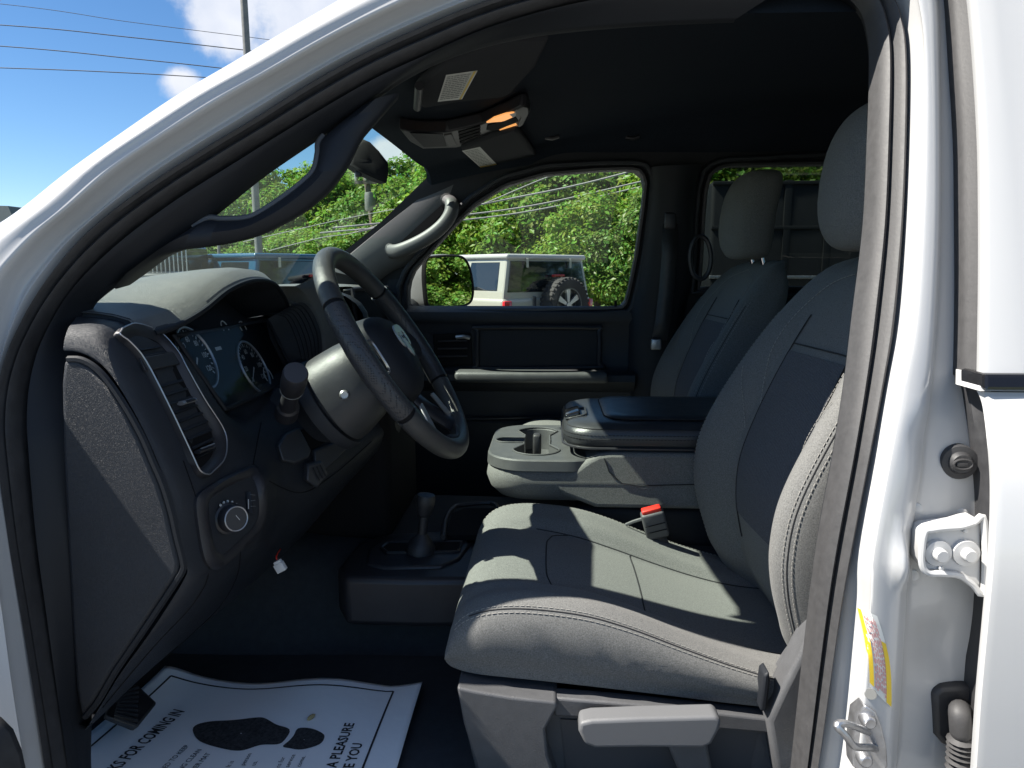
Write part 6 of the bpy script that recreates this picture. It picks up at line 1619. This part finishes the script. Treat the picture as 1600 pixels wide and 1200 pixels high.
def trunk_mesh(seed):
    rng = random.Random(seed); b = MB()
    b.tube(crp([V((0, 0, 0)), V((.05, .02, 1.2)), V((.0, .08, 2.6)), V((.1, 0, 4.6))], 4), [.22 - .013 * i for i in range(13)], 10)
    for i in range(6):
        a = rng.uniform(0, 6.28); z = rng.uniform(1.4, 3.2)
        b.tube(crp([V((0, 0, z)), V((math.cos(a) * .9, math.sin(a) * .9, z + .9)), V((math.cos(a) * 1.8, math.sin(a) * 1.8, z + 1.5))], 3), [.09, .085, .08, .07, .06, .045, .03], 7)
    me = bpy.data.meshes.new('trunk'); me.from_pydata(b.v, [], b.f); me.materials.append(M['bark'])
    for p in me.polygons: p.use_smooth = True
    return me
TK = [trunk_mesh(5), trunk_mesh(6)]
def tree(x, y, s, k, label, sx=1.0, group='leafy trees along the back of the lot', z=0):
    t = empty('broadleaf_tree', (x, y, z)); tag(t, label, 'tree', group)
    t.scale = (s * sx, s * sx, s); t.rotation_euler = (0, 0, random.uniform(0, 6.28))
    for me, nm in ((CR[k % 4], 'crown'), (TK[k % 2], 'trunk')):
        o = bpy.data.objects.new(nm, me); COL.objects.link(o); o.parent = t
TR = []
def tree_px(u, vtop, Y, k, label, wide=1.0):
    top = P(u, vtop, Y); tree(top.x, Y, top.z / 6.6, k, label, wide)
WT = 'leafy green tree '
tree_px(1085, 180, 21, 0, WT + 'behind the centre pillar, at the right edge of the passenger window', 1.1)
tree_px(985, 150, 24, 1, WT + 'filling the right part of the passenger window', 1.1)
tree_px(905, 190, 23, 2, WT + 'directly above the cream suv and its spare wheel', 1.1)
tree_px(830, 200, 26, 3, WT + 'seen between the far sun visor and the cream suv', 1.1)
tree_px(760, 215, 25, 0, WT + 'behind the door mirror', 1.1)
tree_px(868, 250, 22.5, 1, WT + 'close behind the rear window of the cream suv', 1.2)
tree_px(938, 305, 17.0, 3, 'small leafy tree right behind the spare wheel of the cream suv', 1.1)
tree_px(1012, 290, 16.2, 2, 'small leafy tree at the rear lower corner of the passenger window', 1.0)
tree_px(690, 232, 30, 1, WT + 'behind the far pillar, touching the sky below the far visor', 1.1)
tree_px(640, 246, 33, 2, WT + 'just right of the interior mirror, tallest against the sky', 1.15)
tree_px(575, 262, 36, 3, WT + 'behind the wooden utility pole', 1.2)
tree_px(520, 258, 38, 0, WT + 'left of the utility pole, above the steering wheel', 1.2)
tree_px(460, 252, 38, 1, WT + 'seen inside the pillar handle opening, right of the light pole', 1.2)
tree_px(410, 275, 40, 2, WT + 'right behind the light pole', 1.25)
tree_px(355, 318, 44, 3, WT + 'left of the light pole inside the handle opening', 1.3)
tree_px(300, 352, 46, 0, WT + 'low and bright over the instrument hood', 1.4)
tree_px(250, 372, 48, 1, WT + 'at the far left, above the dark truck', 1.4)
tree_px(200, 385, 52, 2, WT + 'farthest left, mostly hidden by the front pillar', 1.4)
for i, (u, v, Y) in enumerate(((1180, 215, 22), (1250, 225, 24), (1320, 220, 23))):
    tree_px(u, v, Y, i + 1, WT + ('above the dark trailer, left of the far headrest' if i == 0 else 'above the dark trailer, between the two headrests' if i == 1 else 'above the dark trailer, behind the near headrest'), 1.15)
# bushes closing the foot of the tree line
def bush(u, Y, s, k, label):
    p = P(u, 440, Y); t = empty('leafy_bush', (p.x, Y, -.55 * s)); tag(t, label, 'bush', 'bushes along the foot of the trees')
    t.scale = (s * 1.5, s * 1.2, s); t.rotation_euler = (0, 0, random.uniform(0, 6.28))
    o = bpy.data.objects.new('foliage', CR[k % 4]); COL.objects.link(o); o.parent = t
for i, (u, Y, s_, w) in enumerate(((1010, 21.5, .5, 'at the rear edge of the passenger window'), (955, 24, .42, 'right of the cream suv, behind the grass strip'), (880, 24, .55, 'hidden behind the spare wheel of the cream suv'), (800, 25, .55, 'behind the roof of the cream suv'), (720, 26, .55, 'behind the door mirror'), (655, 28, .55, 'behind the far windshield pillar'), (600, 30, .55, 'right of the steering wheel top'), (540, 31, .55, 'directly behind the steering wheel top'), (480, 32, .55, 'behind the rear half of the blue suv'), (420, 33, .55, 'at the foot of the light pole, behind the blue suv'), (360, 34, .55, 'right of the thin post'), (310, 34, .6, 'left of the thin post, bright over the instrument hood'), (255, 36, .6, 'behind the slatted rack of the dark truck'), (190, 36, .6, 'farthest left, above the dark truck'), (1120, 22.5, .6, 'behind the dark trailer'))):
    bush(u, Y, s_, i, 'low leafy bush ' + w)
# trees behind the viewer, seen only in the door mirror and as the far side of the lot
for i, (x, y) in enumerate(((24, 3.6), (27, 6.0), (29, 8.6), (33, 7.0), (30, 0.5))):
    tree(x, y, 1.15 + .1 * (i % 3), i, WT + ('whose crown is the middle of the door mirror reflection', 'left of the middle in the door mirror reflection', 'at the left edge of the door mirror reflection', 'far back at the left of the door mirror reflection', 'low at the right of the door mirror reflection')[i], 1.2, 'trees behind the truck')

for i, (x, y) in enumerate(((22, 2.5), (23, 4.8), (24, 7.2), (25, 9.5))):
    t = empty('leafy_bush', (x, y, -.5)); tag(t, 'low leafy bush in the door mirror reflection, ' + ('rightmost', 'second from the right', 'second from the left', 'leftmost')[i], 'bush', 'bushes reflected in the door mirror')
    t.scale = (.9, .9, .62); o = bpy.data.objects.new('foliage', CR[i % 4]); COL.objects.link(o); o.parent = t
